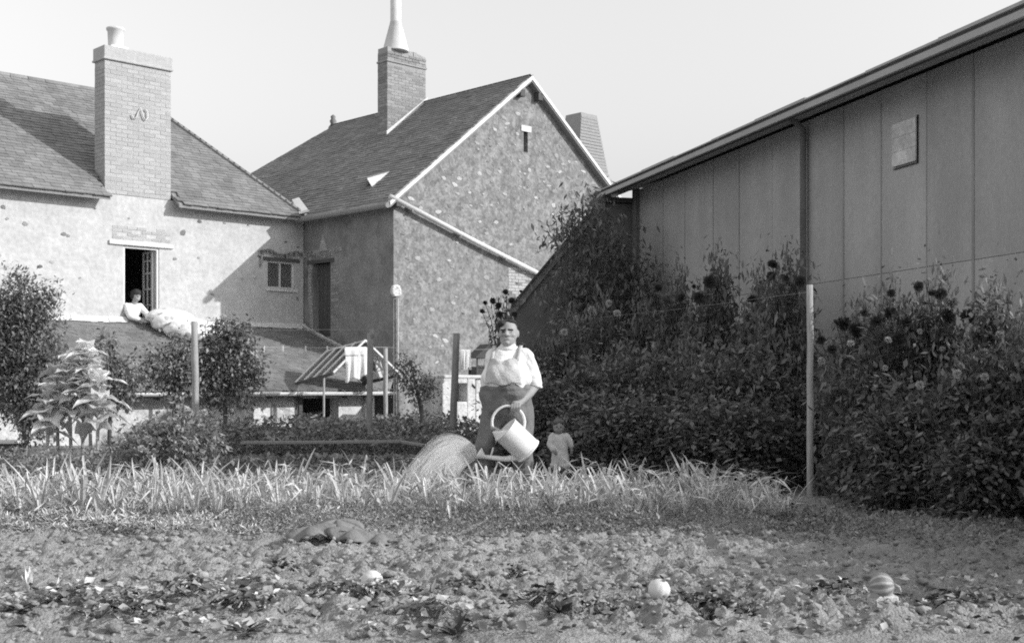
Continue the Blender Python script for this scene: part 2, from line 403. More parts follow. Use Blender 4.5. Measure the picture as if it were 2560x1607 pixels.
# ------------------------------------------------------------------ slates
def slates(name, parent, mt, org, ex, ry, rows, x0f, x1f, w=0.2, exp=0.125, seed=3, gaps=()):
    """org: eave start; ex unit along the eave; ry unit up the slope; x0f/x1f(dist) -> extent along the eave."""
    rs = random.Random(seed); org, ex, ry = Vector(org), Vector(ex), Vector(ry); nz = ex.cross(ry).normalized()
    if nz.z < 0: nz = -nz
    V = []; F = []
    for r in range(rows):
        d = r * exp; a, b = x0f(d), x1f(d)
        x = a - (w * 0.5 if r % 2 else 0) - 0.02 * rs.random()
        while x < b:
            ww = w * rs.uniform(0.86, 1.14); xa, xb = max(a, x), min(b, x + ww - 0.006); x += ww
            if xb - xa < 0.03: continue
            if any(g[0] < (xa + xb) / 2 < g[1] and g[2] < d < g[3] for g in gaps): continue
            t = rs.uniform(0.014, 0.026); j = rs.uniform(-0.01, 0.01); k = rs.uniform(-0.006, 0.006)
            p = [org + ex * xa + ry * (d + j + k), org + ex * xb + ry * (d + j - k), org + ex * xb + ry * (d + exp * 1.35), org + ex * xa + ry * (d + exp * 1.35)]
            top = [p[0] + nz * t, p[1] + nz * (t + rs.uniform(-0.004, 0.004)), p[2] + nz * 0.004, p[3] + nz * 0.004]
            bi = len(V); V += top + [p[0] - nz * 0.004, p[1] - nz * 0.004]
            F += [(bi, bi + 1, bi + 2, bi + 3), (bi + 4, bi + 5, bi + 1, bi), (bi + 5, bi + 2, bi + 1), (bi + 4, bi, bi + 3)]
    m = MB(); m.v = [tuple(v) for v in V]; m.f = F
    o = m.obj(name, mt, parent); o['kind'] = 'stuff'
    return o

def wall_holes(mb, x0, x1, z0, z1, y0, y1, holes):
    """solid wall y0..y1 with rectangular holes (xa,xb,za,zb)"""
    xs = sorted({x0, x1, *[h[0] for h in holes], *[h[1] for h in holes]}); zs = sorted({z0, z1, *[h[2] for h in holes], *[h[3] for h in holes]})
    for a, b in zip(xs, xs[1:]):
        run = None
        for c, d in zip(zs, zs[1:]):
            if any(h[0] <= (a + b) / 2 <= h[1] and h[2] <= (c + d) / 2 <= h[3] for h in holes):
                if run: mb.box(a, b, y0, y1, *run); run = None
            else: run = (run[0], d) if run else (c, d)
        if run: mb.box(a, b, y0, y1, *run)

def stone_meshes(k, mt, seed):
    out = []; rs = random.Random(seed)
    for i in range(k):
        n = 7; m = MB(); pts = []
        for j in range(n):
            t = 2 * math.pi * j / n + rs.uniform(-.25, .25); r = rs.uniform(0.75, 1.1)
            pts.append((0.5 * r * math.cos(t), 0.5 * r * math.sin(t)))
        vs = [(x, 0.02, z) for x, z in pts] + [(x, -0.006, z) for x, z in pts] + [(x * .72, -0.010 - rs.random() * .004, z * .72) for x, z in pts]
        fs = [tuple(range(2 * n, 3 * n))]
        for q in range(2):
            fs += [(q * n + i2, q * n + (i2 + 1) % n, (q + 1) * n + (i2 + 1) % n, (q + 1) * n + i2) for i2 in range(n)]
        m.add(vs, fs); out.append(m.mesh('stone', mt))
    return out
stones_pale = stone_meshes(7, M['stone_pale'], 4); stones_dark = stone_meshes(7, M['stone_dark'], 5)

def put_stones(parent, meshes, spots, y, rs):
    for x, z, w, h in spots:
        link('stone', rs.choice(meshes), parent, (x, y, z), (0, rs.uniform(-.3, .3), 0), (w, 1, h))

def brick_mesh(name, mt):
    m = MB().box(-.5, .5, -.5, .5, -.5, .5); return m.mesh(name, mt)
BRICK = {k: brick_mesh('brick', M[k]) for k in ('brick_pale', 'brick_grey')}

def brick_face(parent, mt, x0, x1, z0, z1, y, course=0.075, blen=0.24, keep=lambda x, z: True, axis='x', rs=rnd):
    """courses of bricks in front of the plane y (or x when axis = 'y')"""
    n = int((z1 - z0) / course)
    for r in range(n):
        x = x0 - (blen / 2 if r % 2 else 0); z = z0 + (r + .5) * course
        while x < x1 - 0.02:
            a, b = max(x, x0), min(x + blen, x1); x += blen
            if b - a < 0.04 or not keep((a + b) / 2, z): continue
            d = rs.uniform(0.008, 0.018)
            if axis == 'x': link('brick', BRICK[mt], parent, ((a + b) / 2, y, z), (0, rs.uniform(-.01, .01), 0), (b - a - .012, d, course - .012))
            else: link('brick', BRICK[mt], parent, (y, (a + b) / 2, z), (0, 0, 0), (d, b - a - .012, course - .012))

# ------------------------------------------------------------------ the two houses share one square yard
HO = Vector((-7.8, 26.0, 0)); HR = R(44.03)
house_a = empty('whitewashed_house', HO, HR)
tag(house_a, 'whitewashed house on the left with slate roof and broad pale chimney', 'house')
m = MB()
# wall with door-window and small window
wall_holes(m, -7.0, 4.10, -1.2, 4.93, 0.0, 0.42, [(-.376, .44, 2.2, 3.9), (3.12, 3.86, 3.2, 3.82)])
wall_a = m.obj('wall', M['limewash'], house_a)
m = MB(); m.box(-7.0, 4.1, 3.3, 3.4, -1.2, 5.0); m.box(-7.0, -6.95, .42, 3.3, -1.2, 5.0); m.box(-6.95, 4.1, .42, 3.3, 1.9, 2.0); m.box(-6.95, 4.1, .42, 3.3, 4.9, 4.96); m.box(4.0, 4.08, .42, 3.3, 2.0, 4.9)
m.box(-1.6, -1.5, .42, 3.3, 2.0, 4.9)
m.obj('room', M['interior'], house_a)
rs = random.Random(31)
spots = []
for i in range(46):
    x, z = rs.uniform(-4.5, 4.0), rs.uniform(2.6, 4.6)
    if -.75 < x < .8 and z < 4.2: continue
    if x > 2.9 and 3.0 < z < 4.0: continue
    s = rs.uniform(.05, .16); spots.append((x, z, s, s * rs.uniform(.5, .9)))
put_stones(wall_a, stones_dark, spots[:22], 0.0, rs); put_stones(wall_a, stones_pale, spots[22:], 0.0, rs)
# roof: hipped at the right end
EA, RA, ZE, ZR = -0.3, 3.7, 4.86, 7.93
sl = math.hypot(RA - EA, ZR - ZE); ryA = Vector((0, RA - EA, ZR - ZE)) / sl
roof_a = MB()
NY = .5; NZ = ZE - .03 + (NY - EA) * (ZR - ZE) / (RA - EA); hx = 3.95 - (3.95 - 1.88) * (NY - EA) / (RA - EA)
roof_a.prism([(-9, EA, ZE - .03), (-.80, EA, ZE - .03), (-.80, NY, NZ), (-9, NY, NZ)], (0, 0, -.07))
roof_a.prism([(.74, EA, ZE - .03), (3.95, EA, ZE - .03), (hx, NY, NZ), (.74, NY, NZ)], (0, 0, -.07))
roof_a.prism([(-9, NY, NZ), (hx, NY, NZ), (1.88, RA, ZR - .03), (-9, RA, ZR - .03)], (0, 0, -.07))
roof_a.prism([(3.95, EA, ZE - .03), (3.95, 7.6, ZE - .03), (1.88, RA, ZR - .03)], (0, 0, -.07))
roof_a.prism([(-9, RA, ZR - .03), (1.88, RA, ZR - .03), (3.95, 7.6, ZE - .03), (-9, 7.6, ZE - .03)], (0, 0, -.07))
roof_a = roof_a.obj('roof', M['wood_grey'], house_a)
hipk = (3.95 - 1.88) / sl
slates('slate_courses', roof_a, M['slate_pale'], (0, EA - .04, ZE - .03), (1, 0, 0), ryA, int(sl / .125) + 1, lambda d: -9.0, lambda d: 4.0 - hipk * d, seed=3, gaps=[(-.84, .78, -1, .95)])
hv = Vector((1.88 - 3.95, 0, ZR - ZE)); hl = hv.length
slates('hip_courses', roof_a, M['slate_pale'], (4.0, EA, ZE - .03), (0, 1, 0), hv / hl, int(hl / .125), lambda d: d * (RA - EA) / hl, lambda d: 7.9 - d * (7.6 - RA) / hl, seed=4)
for i in range(24):
    x = 1.75 - i * .40; link('ridge_tile', MB().tube([(-.21, 0, 0), (.21, 0, 0)], .085, 8).mesh('ridge_tile', M['tile_ridge']) if i == 0 else rt_me, roof_a, (x, RA, ZR - .03 + (.06 if i > 21 else 0)))
    if i == 0: rt_me = bpy.data.objects['ridge_tile'].data
m = MB()   # mortar line over the hip
for i in range(44):
    t = (i + .5) / 44; c = Vector((3.97, EA, ZE)).lerp(Vector((1.88, RA, ZR)), t); dvv = (Vector((1.88, RA, ZR)) - Vector((3.97, EA, ZE))) / 88
    m.obox(c + Vector((.0, 0, .03)), dvv, Vector((.07, 0, -.01)), Vector((0, 0, .035)))
m.obj('hip_mortar', M['slate_pale'], roof_a)
# chimney flush with the wall
ch = empty('chimney', parent=house_a)
MB().box(-.77, .71, .014, .47, 4.94, 7.72).obj('stack', M['brick_bed_pale'], ch)
MB().box(-.80, .74, -.02, .50, 7.72, 7.98).obj('cap', M['brick_bed_pale'], ch, bevel=.015)
MB().box(-.815, .755, -.035, .515, 7.69, 7.735).obj('cap_moulding', M['brick_bed_pale'], ch, bevel=.01)
brick_face(ch, 'brick_pale', -.78, .72, 4.94, 7.67, .014, .085, .25)
brick_face(ch, 'brick_pale', .0, .47, 4.95, 7.67, -.77, .085, .24, axis='y')
MB().lathe([(.0, 0), (.19, 0), (.185, .05), (.15, .09), (.165, .40), (.19, .42), (.19, .46), (.14, .46), (.14, .1)], 18, (-.42, .25, 7.97)).obj('chimney_pot', M['clay_pale'], ch, True)
MB().box(-.62, -.22, .05, .45, 7.97, 8.03).obj('pot_bed', M['mortar'], ch, bevel=.02)
m = MB()   # iron wall anchor
m.tube([(-.20, -.03, 6.63), (-.16, -.03, 6.55), (-.10, -.03, 6.57), (-.06, -.03, 6.68), (0, -.03, 6.8), (.06, -.03, 6.62), (.11, -.03, 6.55), (.16, -.03, 6.62), (.15, -.03, 6.74), (.10, -.03, 6.79)], .013, 6)
m.obj('wall_anchor', M['mortar'], ch, True)
# brick quoins running into the wall under the chimney
brick_face(wall_a, 'brick_pale', -.62, .72, 4.02, 4.3, 0.0, .07, .22, keep=lambda x, z: rnd.random() < .7)
# door-window
dw = empty('door_window', parent=house_a)
MB().box(-.70, .76, -.05, .2, 3.9, 3.985).obj('lintel', M['mortar'], dw, bevel=.012)
m = MB(); m.box(-.376, -.33, .02, .12, 2.2, 3.9); m.box(.39, .44, .02, .12, 2.2, 3.9); m.box(-.33, .39, .02, .12, 3.85, 3.9)
m.obj('frame', M['paint_white'], dw)
MB().box(-.45, .52, -.06, .40, 2.14, 2.2).obj('sill', M['mortar'], dw, bevel=.01)
leaf = empty('casement', parent=dw)
m = MB(); X = .36
m.box(X - .02, X + .02, .13, .18, 2.22, 3.84); m.box(X - .02, X + .02, .50, .55, 2.22, 3.84); m.box(X - .02, X + .02, .335, .36, 2.4, 3.80)
for z in (2.22, 2.4, 2.68, 3.02, 3.36, 3.62, 3.8): m.box(X - .018, X + .018, .18, .50, z, z + .035)
m.obj('casement_frame', M['paint_white'], leaf)
for z in (2.435, 2.715, 3.055, 3.395, 3.655):
    for y in (.18, .36): MB().box(X - .003, X + .003, y, y + (.155 if y < .3 else .14), z, z + .3 if z > 2.5 and z < 3.5 else z + .2).obj('pane', M['glass'], leaf)
# small window in the shadowed corner
sw = empty('small_window', parent=house_a)
m = MB(); m.box(3.12, 3.16, .05, .12, 3.2, 3.82); m.box(3.82, 3.86, .05, .12, 3.2, 3.82); m.box(3.16, 3.82, .05, .12, 3.2, 3.24); m.box(3.16, 3.82, .05, .12, 3.78, 3.82); m.box(3.475, 3.505, .05, .12, 3.24, 3.78)
m.obj('frame', M['paint_white'], sw)
for a, b in ((3.16, 3.475), (3.505, 3.82)): MB().box(a, b, .085, .09, 3.24, 3.78).obj('pane', M['glass'], sw)
MB().box(3.0, 3.98, -.03, .1, 3.825, 3.9).obj('lintel', M['wood_dark'], sw)
MB().box(3.08, 3.92, -.05, .1, 3.13, 3.2).obj('sill', M['mortar'], sw, bevel=.01)
m = MB()
for i in range(30):
    t = i / 29; m.obox((2.92 + t * 1.14, -.006, 3.98 + .05 * math.sin(t * 9)), (.05, 0, 0), (0, .012, 0), (0, 0, .04 + .03 * rnd.random()))
for i in range(10): m.obox((2.93 + rnd.uniform(-.03, .03), -.006, 3.95 - i * .03), (.03, 0, 0), (0, .011, 0), (0, 0, .03))
m.obj('mortar_patch', M['mortar_dull'], sw)

# ------------------------------------------------------------------ stone house with the big gable
house_b = empty('stone_house', HO, HR)
tag(house_b, 'tall stone house with broad rubble gable, steep slate roof and brick chimney', 'house')
GX0, GX1, GY, RX, EZ, RZ = 4.12, 12.12, -3.34, 8.12, 4.96, 8.14
BY = 8.2
kslope = (RZ - EZ) / (RX - GX0)
g = MB()
slit = (RX - .12, RX + .02, 6.47, 6.95)
def gz(x): return EZ + kslope * (min(x, 2 * RX - x) - GX0)
xs = [GX0, slit[0], slit[1], GX1]
g.prism([(GX0, GY, -1.2), (slit[0], GY, -1.2), (slit[0], GY, gz(slit[0])), (GX0, GY, EZ)], (0, .5, 0))
g.prism([(slit[1], GY, -1.2), (GX1, GY, -1.2), (GX1, GY, EZ), (slit[1] if slit[1] > RX else RX, GY, RZ if slit[1] <= RX else gz(slit[1]))], (0, .5, 0))
g.prism([(slit[0], GY, -1.2), (slit[1], GY, -1.2), (slit[1], GY, slit[2]), (slit[0], GY, slit[2])], (0, .5, 0))
g.prism([(slit[0], GY, slit[3]), (slit[1], GY, slit[3]), (slit[1], GY, gz(slit[1])), (RX, GY, RZ), (slit[0], GY, gz(slit[0]))], (0, .5, 0))
gable = g.obj('gable_wall', M['rubble'], house_b)
rs = random.Random(8); spots = []
for i in range(2600):
    if len(spots) > 230: break
    x = rs.uniform(GX0 + .25, GX1 - .3); z = rs.uniform(1.0, RZ - .5)
    if z > gz(x) - .3: continue
    dens = 1.0 if 5.0 < z < 7.4 else (.35 if z < 5 else .6)
    if rs.random() > dens: continue
    if slit[0] - .2 < x < slit[1] + .2 and slit[2] - .15 < z < slit[3] + .35: continue
    w = rs.uniform(.05, .22); h = w * rs.uniform(.4, .75)
    if any(abs(x - q[0]) < (w + q[2]) / 2 and abs(z - q[1]) < (h + q[3]) / 2 for q in spots): continue
    spots.append((x, z, w, h))
put_stones(gable, stones_pale, [s for s in spots if rs.random() < .74 or s[1] > 5.2], GY, rs)
rs2 = random.Random(9); sp2 = []
for i in range(120):
    x = rs2.uniform(GX0 + .2, GX1 - .3); z = rs2.uniform(.9, RZ - .6)
    if z > gz(x) - .3 or any(abs(x - q[0]) < .2 and abs(z - q[1]) < .15 for q in spots): continue
    w = rs2.uniform(.06, .16); sp2.append((x, z, w, w * rs2.uniform(.4, .8)))
put_stones(gable, stones_dark, sp2, GY, rs2)
# brick repair right of the pipe, rough quoins at the corner
brick_face(gable, 'brick_pale', 7.5, 8.7, 2.9, 3.75, GY, .07, .22, keep=lambda x, z: rnd.random() < .8 and (x - 7.5) * .5 + z < 4.1 and (x + z) > 10.7)
MB().box(slit[0] - .09, slit[1] + .10, GY - .02, GY + .2, slit[3], slit[3] + .14).obj('slit_lintel', M['mortar'], house_b)
MB().box(slit[0] - .02, slit[1] + .02, GY + .3, GY + .34, slit[2] - .05, slit[3] + .05).obj('slit_dark_panel', M['black_gap'], house_b)  # black panel painted in for the darkness inside the slit
# side wall with tall door
m = MB(); DY0, DY1 = -1.04, -.35     # door along the side wall
def side_hole(mb, y0, y1, z0, z1, holes, x0, x1):
    ys = sorted({y0, y1, *[h[0] for h in holes], *[h[1] for h in holes]})
    for a, b in zip(ys, ys[1:]):
        h = [q for q in holes if q[0] <= (a + b) / 2 <= q[1]]
        if h: mb.box(x0, x1, a, b, z0, h[0][2]); mb.box(x0, x1, a, b, h[0][3], z1)
        else: mb.box(x0, x1, a, b, z0, z1)
side_hole(m, GY + .5, BY, -1.2, 5.0, [(DY0, DY1, 2.1, 3.78)], GX0, GX0 + .5)
m.box(GX1 - .5, GX1, GY + .5, BY, -1.2, 5.0); m.box(GX0, GX1, BY, BY + .3, -1.2, 5.0)
m.box(GX0 + .5, GX1 - .5, GY + .5, BY, 5.0, 5.06)
side = m.obj('side_wall', M['sidewall'], house_b)
m = MB(); m.box(GX0, GX0 + .014, GY, GY + .5, -1.2, 4.95); m.obj('corner_render', M['sidewall'], house_b).location = (-.015, 0, 0)
dr = empty('door', parent=house_b)
for i in range(4):
    a = DY0 + .02 + i * (DY1 - DY0 - .04) / 4; MB().box(GX0 + .16, GX0 + .20, a, a + (DY1 - DY0 - .04) / 4 - .008, 2.12, 3.77).obj('plank', M['wood_dark'], dr)
MB().box(GX0 + .201, GX0 + .22, DY0, DY1, 2.1, 3.78).obj('door_backing', M['black_gap'], dr)
MB().box(GX0 - .03, GX0 + .15, DY0 - .14, DY1 + .2, 3.78, 3.86).obj('lintel', M['wood_dark'], dr)
m = MB()
for i in range(26):
    t = i / 25; m.obox((GX0 - .004, DY1 + .28 - t * 1.35, 4.0 + .05 * math.sin(t * 8)), (.012, 0, 0), (0, .05, 0), (0, 0, .03 + .03 * rnd.random()))
for i in range(24):
    t = i / 23; m.obox((GX0 - .004, DY1 + .08 + .04 * math.sin(t * 5), 3.9 - t * 1.7), (.011, 0, 0), (0, .04 + .03 * rnd.random(), 0), (0, 0, .045))
m.add([(GX0 - .018, -.95, 4.05), (GX0 - .018, -.60, 4.05), (GX0 - .018, -.76, 4.45), (GX0, -.95, 4.05), (GX0, -.60, 4.05), (GX0, -.76, 4.45)], [(0, 1, 2), (0, 2, 5, 3), (1, 4, 5, 2), (0, 3, 4, 1)])
m.obj('mortar_surround', M['mortar_dull'], dr)
brick_face(side, 'brick_grey', DY0 - .30, DY0 - .02, 2.2, 3.8, GX0, .075, .2, axis='y', keep=lambda x, z: rnd.random() < .75)
# roof
OV = .24; EX = GX0 - OV; zE = EZ - OV * kslope + .06; zR = RZ + .06
yF, yB, yH = GY - .16, BY + .2, 4.4
LX = RX - EX; slb = math.hypot(LX, zR - zE)
rb = MB()
rb.prism([(EX, yF, zE), (EX, yB, zE), (RX, yH, zR), (RX, yF, zR)], (0, 0, -.09))
rb.prism([(2 * RX - EX, yF, zE), (2 * RX - EX, yB, zE), (RX, yH, zR), (RX, yF, zR)][::-1], (0, 0, -.09))
rb.prism([(EX, yB, zE), (2 * RX - EX, yB, zE), (RX, yH, zR)], (0, 0, -.09))
roof_b = rb.obj('roof', M['wood_grey'], house_b)
slates('slate_courses', roof_b, M['slate'], (EX - .04, 0, zE), (0, 1, 0), Vector((LX, 0, zR - zE)) / slb, int(slb / .125) + 1, lambda d: yF, lambda d: yB - (yB - yH) * d / slb, seed=6,
       gaps=[(-1.99, -1.62, .92, 1.55)])
slates('slate_courses', roof_b, M['slate'], (2 * RX - EX + .04, 0, zE), (0, 1, 0), Vector((-LX, 0, zR - zE)) / slb, int(slb / .125) + 1, lambda d: yF, lambda d: yB - (yB - yH) * d / slb, seed=7)
rt = MB().tube([(0, -.21, 0), (0, .21, 0)], .085, 8).mesh('ridge_tile', M['tile_ridge'])
for i in range(19):
    y = yF + .25 + i * .42
    if not .38 < y < .95: link('ridge_tile', rt, roof_b, (RX, y, zR - .01))
MB().lathe([(0, 0), (.10, 0), (.07, .06), (.10, .14), (.06, .2), (.075, .27), (0, .33)], 10, (RX, yH, zR + .04)).obj('finial', M['tile_ridge'], roof_b, True)
# verges of pale mortar with a white board, right and left of the gable
for sgn, nm in ((-1, 'l'), (1, 'r')):
    e0 = Vector((RX + sgn * LX, 0, zE)); a0 = Vector((RX, 0, zR)); dv = (a0 - e0)
    m = MB(); m.prism([e0 + Vector((0, yF - .02, .015)), a0 + Vector((0, yF - .02, .03)), a0 + Vector((0, yF - .02, -.045)), e0 + Vector((0, yF - .02, -.035))], (0, .05, 0)); m.obj('verge_board', M['paint_white'], roof_b)
    m = MB()
    for i in range(40):
        c = e0 + dv * ((i + .5) / 40); m.obox(c + Vector((0, yF + .035, .035 + rnd.uniform(-.006, .006))), dv / 80, (0, .05, 0), (0, 0, .018))
    m.obj('verge_mortar', M['zinc'], roof_b)
# purlin ends under the verge
for t in (.06, .93):
    for sgn in (-1, 1):
        c = Vector((RX + sgn * LX * (1 - t), yF + .12, zE + (zR - zE) * t - .16)); MB().obox(c, (.07, 0, 0), (0, .12, 0), (0, 0, .08)).obj('purlin_end', M['wood_dark'], roof_b)
# eave gutter on the left slope and the zinc valley where the roofs meet
m = MB(); m.tube([(EX - .06, yF, zE - .04), (EX - .06, .02, zE - .05)], .06, 8); m.obj('eave_gutter', M['wood_grey'], house_b)
m = MB(); m.prism([(3.78, -.30, 4.90), (3.98, -.40, 4.97), (4.35, .55, 5.42), (4.2, .62, 5.36)], (0, 0, .02)); m.obj('valley_zinc', M['zinc'], house_b)
m = MB(); m.prism([(3.86, -.42, 4.83), (4.0, -.55, 4.86), (4.05, -.30, 5.0), (3.95, -.2, 4.98)], (0, 0, .03)); m.obj('valley_mouth', M['zinc'], house_b)
# raised skylight flap on the left slope
ryB = Vector((LX, 0, zR - zE)) / slb; nB = Vector((-(zR - zE), 0, LX)) / slb
c0 = Vector((EX, -1.99, zE)) + ryB * .9
MB().prism([c0 + nB * .03, c0 + Vector((0, .38, 0)) + nB * .03, c0 + Vector((0, .38, 0)) + ryB * .62 + nB * .01, c0 + ryB * .62 + nB * .01], nB * -.02).obj('skylight_opening', M['black_gap'], roof_b)
fl = MB(); fl.prism([c0 + nB * .27 + Vector((0, -.02, 0)), c0 + Vector((0, .40, 0)) + nB * .27, c0 + Vector((0, .40, 0)) + ryB * .64 + nB * .04, c0 + ryB * .64 + nB * .04 + Vector((0, -.02, 0))], nB * .02)
fl.obj('skylight_flap', M['slate'], roof_b)
MB().prism([c0 + Vector((0, -.015, 0)) + nB * .0, c0 + Vector((0, -.015, 0)) + nB * .265, c0 + Vector((0, -.015, 0)) + ryB * .64 + nB * .04, c0 + Vector((0, -.015, 0)) + ryB * .64], (0, .02, 0)).obj('skylight_cheek', M['zinc'], roof_b)
# brick chimney on the left slope
cb = empty('brick_chimney', parent=house_b)
CY0, CY1, CX0, CX1 = .39, .79, RX - 1.23, RX + .02
MB().box(CX0, CX1, CY0 + .01, CY1, 6.6, 9.36).obj('stack', M['brick_bed'], cb)
brick_face(cb, 'brick_grey', CX0, CX1, 7.0, 9.10, CY0 + .01, .075, .23, keep=lambda x, z: z > EZ + kslope * (x - GX0) - .08)
brick_face(cb, 'brick_grey', CY0, CY1, 7.0, 9.36, CX0, .075, .22, axis='y')
MB().box(CX0 - .025, CX1 + .025, CY0 - .02, CY1 + .02, 9.10, 9.14).obj('cap_moulding', M['brick_bed'], cb)
brick_face(cb, 'brick_grey', CX0 - .01, CX1 + .01, 9.14, 9.44, CY0, .075, .23)
m = MB()
for i in range(16):
    x = CX0 + .06 + i * (CX1 - CX0 - .1) / 15; h = .06 + .05 * rnd.random() + (.0 if x < CX0 + .85 else -.09 * (x - CX0 - .85) / .4)
    m.box(x - .05, x + .05, CY0 + .03 * rnd.random(), CY1 - .03 * rnd.random(), 9.36, 9.40 + max(.02, h))
m.obj('crumbling_top', M['brick_grey'], cb)
MB().lathe([(.0, 0), (.34, 0), (.335, .02), (.145, .74), (.15, .75), (.138, .77), (.135, 2.2), (.10, 2.2)], 20, (CX0 + .42, (CY0 + CY1) / 2, 9.44)).obj('cowl', M['clay_pale'], cb, True)
p0 = Vector((CX0 - .03, CY0 - .015, EZ + kslope * (CX0 - .03 - GX0) + .06)); p1 = Vector((CX1 + .05, CY0 - .015, EZ + kslope * (RX - GX0) + .06))
MB().prism([p0 + Vector((0, 0, -.02)), p1 + Vector((0, 0, -.02)), p1 + Vector((0, 0, .20)), p0 + Vector((0, 0, .15))], (0, .03, 0)).obj('flashing', M['zinc'], cb)
# side chimney beyond the right eave
cc = empty('side_chimney', parent=house_b)
z0, z1, z2, z3 = 4.6, 6.75, 7.75, 8.22
xa, xb, ta, tb = RX + 3.35, RX + 4.55, RX + 3.62, RX + 4.24
ya, yb = GY + 1.5, GY + 2.3
rings = [[(xa, ya, z0), (xb, ya, z0), (xb, yb, z0), (xa, yb, z0)], [(xa, ya, z1), (xb, ya, z1), (xb, yb, z1), (xa, yb, z1)], [(xa + .14, ya + .06, z2 - .4), (xb - .16, ya + .06, z2 - .4), (xb - .16, yb - .06, z2 - .4), (xa + .14, yb - .06, z2 - .4)], [(ta, ya + .12, z3), (tb, ya + .12, z3), (tb, yb - .12, z3), (ta, yb - .12, z3)]]
m = MB(); vs = sum(rings, []); fs = [(12, 13, 14, 15)]
for q in range(3): fs += [(q * 4 + i, q * 4 + (i + 1) % 4, q * 4 + 4 + (i + 1) % 4, q * 4 + 4 + i) for i in range(4)]
m.add(vs, fs); m.obj('stack', M['brick_bed'], cc)
m = MB(); m.box(xa - .03, xb + .03, ya - .03, yb + .03, 6.6, 6.65); m.obj('ledge', M['brick_bed'], cc)
m = MB()
for i in range(17):
    z = 6.72 + i * .085
    t = 0 if z < z1 else (z - z1) / (z3 - z1); a = xa + (ta - xa) * t; b = xb + (tb - xb) * t
    m.box(a + .02, b - .02, ya + .12 * t - .008, ya + .12 * t + .02, z, z + .062)
m.obj('brick_course', M['brick_grey'], cc)
# long pale down-pipe slanting over the gable
pipe0 = Vector((GX0 - .22, GY - .14, 4.98)); pipe1 = Vector((GX0 + 4.75, GY - .12, 3.48))
dp = empty('down_pipe', parent=house_b)
MB().tube([pipe0, pipe0 + (pipe1 - pipe0) * .5 + Vector((0, 0, -.02)), pipe1], .055, 12).obj('pipe', M['zinc'], dp, True)
for t in (.12, .4, .68, .9):
    c = pipe0.lerp(pipe1, t); MB().obox(c + Vector((0, .05, -.01)), (.02, 0, 0), (0, .09, 0), (0, 0, .075)).obj('pipe_bracket', M['wood_grey'], dp)
# lump of mortar and the old pipe at the corner
cp = empty('corner_pipe', parent=house_b)
MB().tube([(GX0 + .06, GY - .05, -1.0), (GX0 + .06, GY - .05, 2.85)], .022, 8).obj('pipe', M['mortar_dull'], cp, True)
m = MB(); c = Vector((GX0 + .01, GY - .05, 3.0))
for i in range(9):
    t = R(-60 + i * 38); m.obox(c + Vector((.06 * math.cos(t), 0, .07 * math.sin(t))), (.05 + .02 * rnd.random(), 0, .01), (0, .05, 0), (-.01, 0, .05 + .02 * rnd.random()))
m.obj('mortar_lump', M['mortar'], cp, bevel=.03)

# ------------------------------------------------------------------ lean-to shed under the whitewashed wall
shed = empty('lean_to_shed', HO, HR)
tag(shed, 'low lean-to shed with dark slate roof and gutter before the whitewashed wall', 'shed')
SK = .337; SY = -4.15; SZ = 2.30
def shz(y): return SZ + SK * y
m = MB(); m.prism([(-8.5, 0, shz(0)), (4.10, 0, shz(0)), (4.10, GY, shz(GY)), (3.35, SY, shz(SY)), (-8.5, SY, shz(SY))], (0, 0, -.06))
sroof = m.obj('roof', M['wood_grey'], shed)
sls = math.hypot(SY, SK * SY); rys = Vector((0, -SY, -SK * SY)) / sls
slates('slate_courses', sroof, M['slate'], (0, SY - .03, shz(SY)), (1, 0, 0), rys, int(sls / .11), lambda d: -8.5, lambda d: 3.35 if d < .2 else min(4.08, 3.35 + (d - .2) * 1.3), w=.18, exp=.11, seed=12)
m = MB()
for i in range(90):
    x = -8.0 + i * 12.1 / 90; m.obox((x + .07, -.045, shz(0) + .03 + rnd.uniform(-.008, .008)), (.07, 0, 0), (0, .055 + rnd.random() * .02, -.02), (0, .03, .05 + rnd.random() * .012))
m.obj('mortar_fillet', M['mortar'], shed)
m = MB()
for i in range(26):
    y = -.05 - i * .07; m.obox((4.06, y, shz(y) + .05 + rnd.uniform(-.01, .01)), (.05, 0, 0), (0, .045, .015), (-.03, 0, .05))
m.obj('side_fillet', M['limewash_old'], shed)
gt = empty('gutter', parent=shed)
path = [(-8.4, SY - .09, shz(SY) - .03), (3.4, SY - .09, shz(SY) - .06)]
prof = [(math.cos(t), math.sin(t)) for t in [math.pi + k * math.pi / 8 for k in range(9)]]
m = MB(); m.grid([[(x, SY - .09 + .065 * c, z + .065 * s) for c, s in prof] for x, z in ((-8.4, shz(SY) - .02), (-4, shz(SY) - .028), (0, shz(SY) - .035), (3.4, shz(SY) - .04))])
m.obj('trough', M['zinc'], gt, True, solid=.006)
for i in range(16):
    x = -6.2 + i * .64; MB().tube([(x, SY + .02, shz(SY) + .02), (x, SY - .15, shz(SY) - .02), (x, SY - .15, shz(SY) - .05)], .011, 5).obj('gutter_hook', M['wood_grey'], gt)
m = MB(); wall_holes(m, -8.0, 3.2, -1.2, .78, -3.85, -3.55, [(1.35, 2.3, -1.2, .74)])
swall = m.obj('front_wall', M['limewash_old'], shed)
rs = random.Random(77)
put_stones(swall, stones_pale, [(rs.uniform(-.8, 1.3), rs.uniform(-.5, .6), rs.uniform(.08, .2), rs.uniform(.06, .12)) for i in range(45)], -3.85, rs)
MB().box(-8.0, 3.2, -3.87, -3.6, .78, .86).obj('wall_plate', M['wood_dark'], shed)
rfm = MB().box(-.04, .04, -.3, .3, -.1, 0).mesh('rafter_foot', M['wood_dark'])
for i in range(18): link('rafter_foot', rfm, shed, (-7 + i * .58, -3.85, .93), (math.atan(SK), 0, 0))
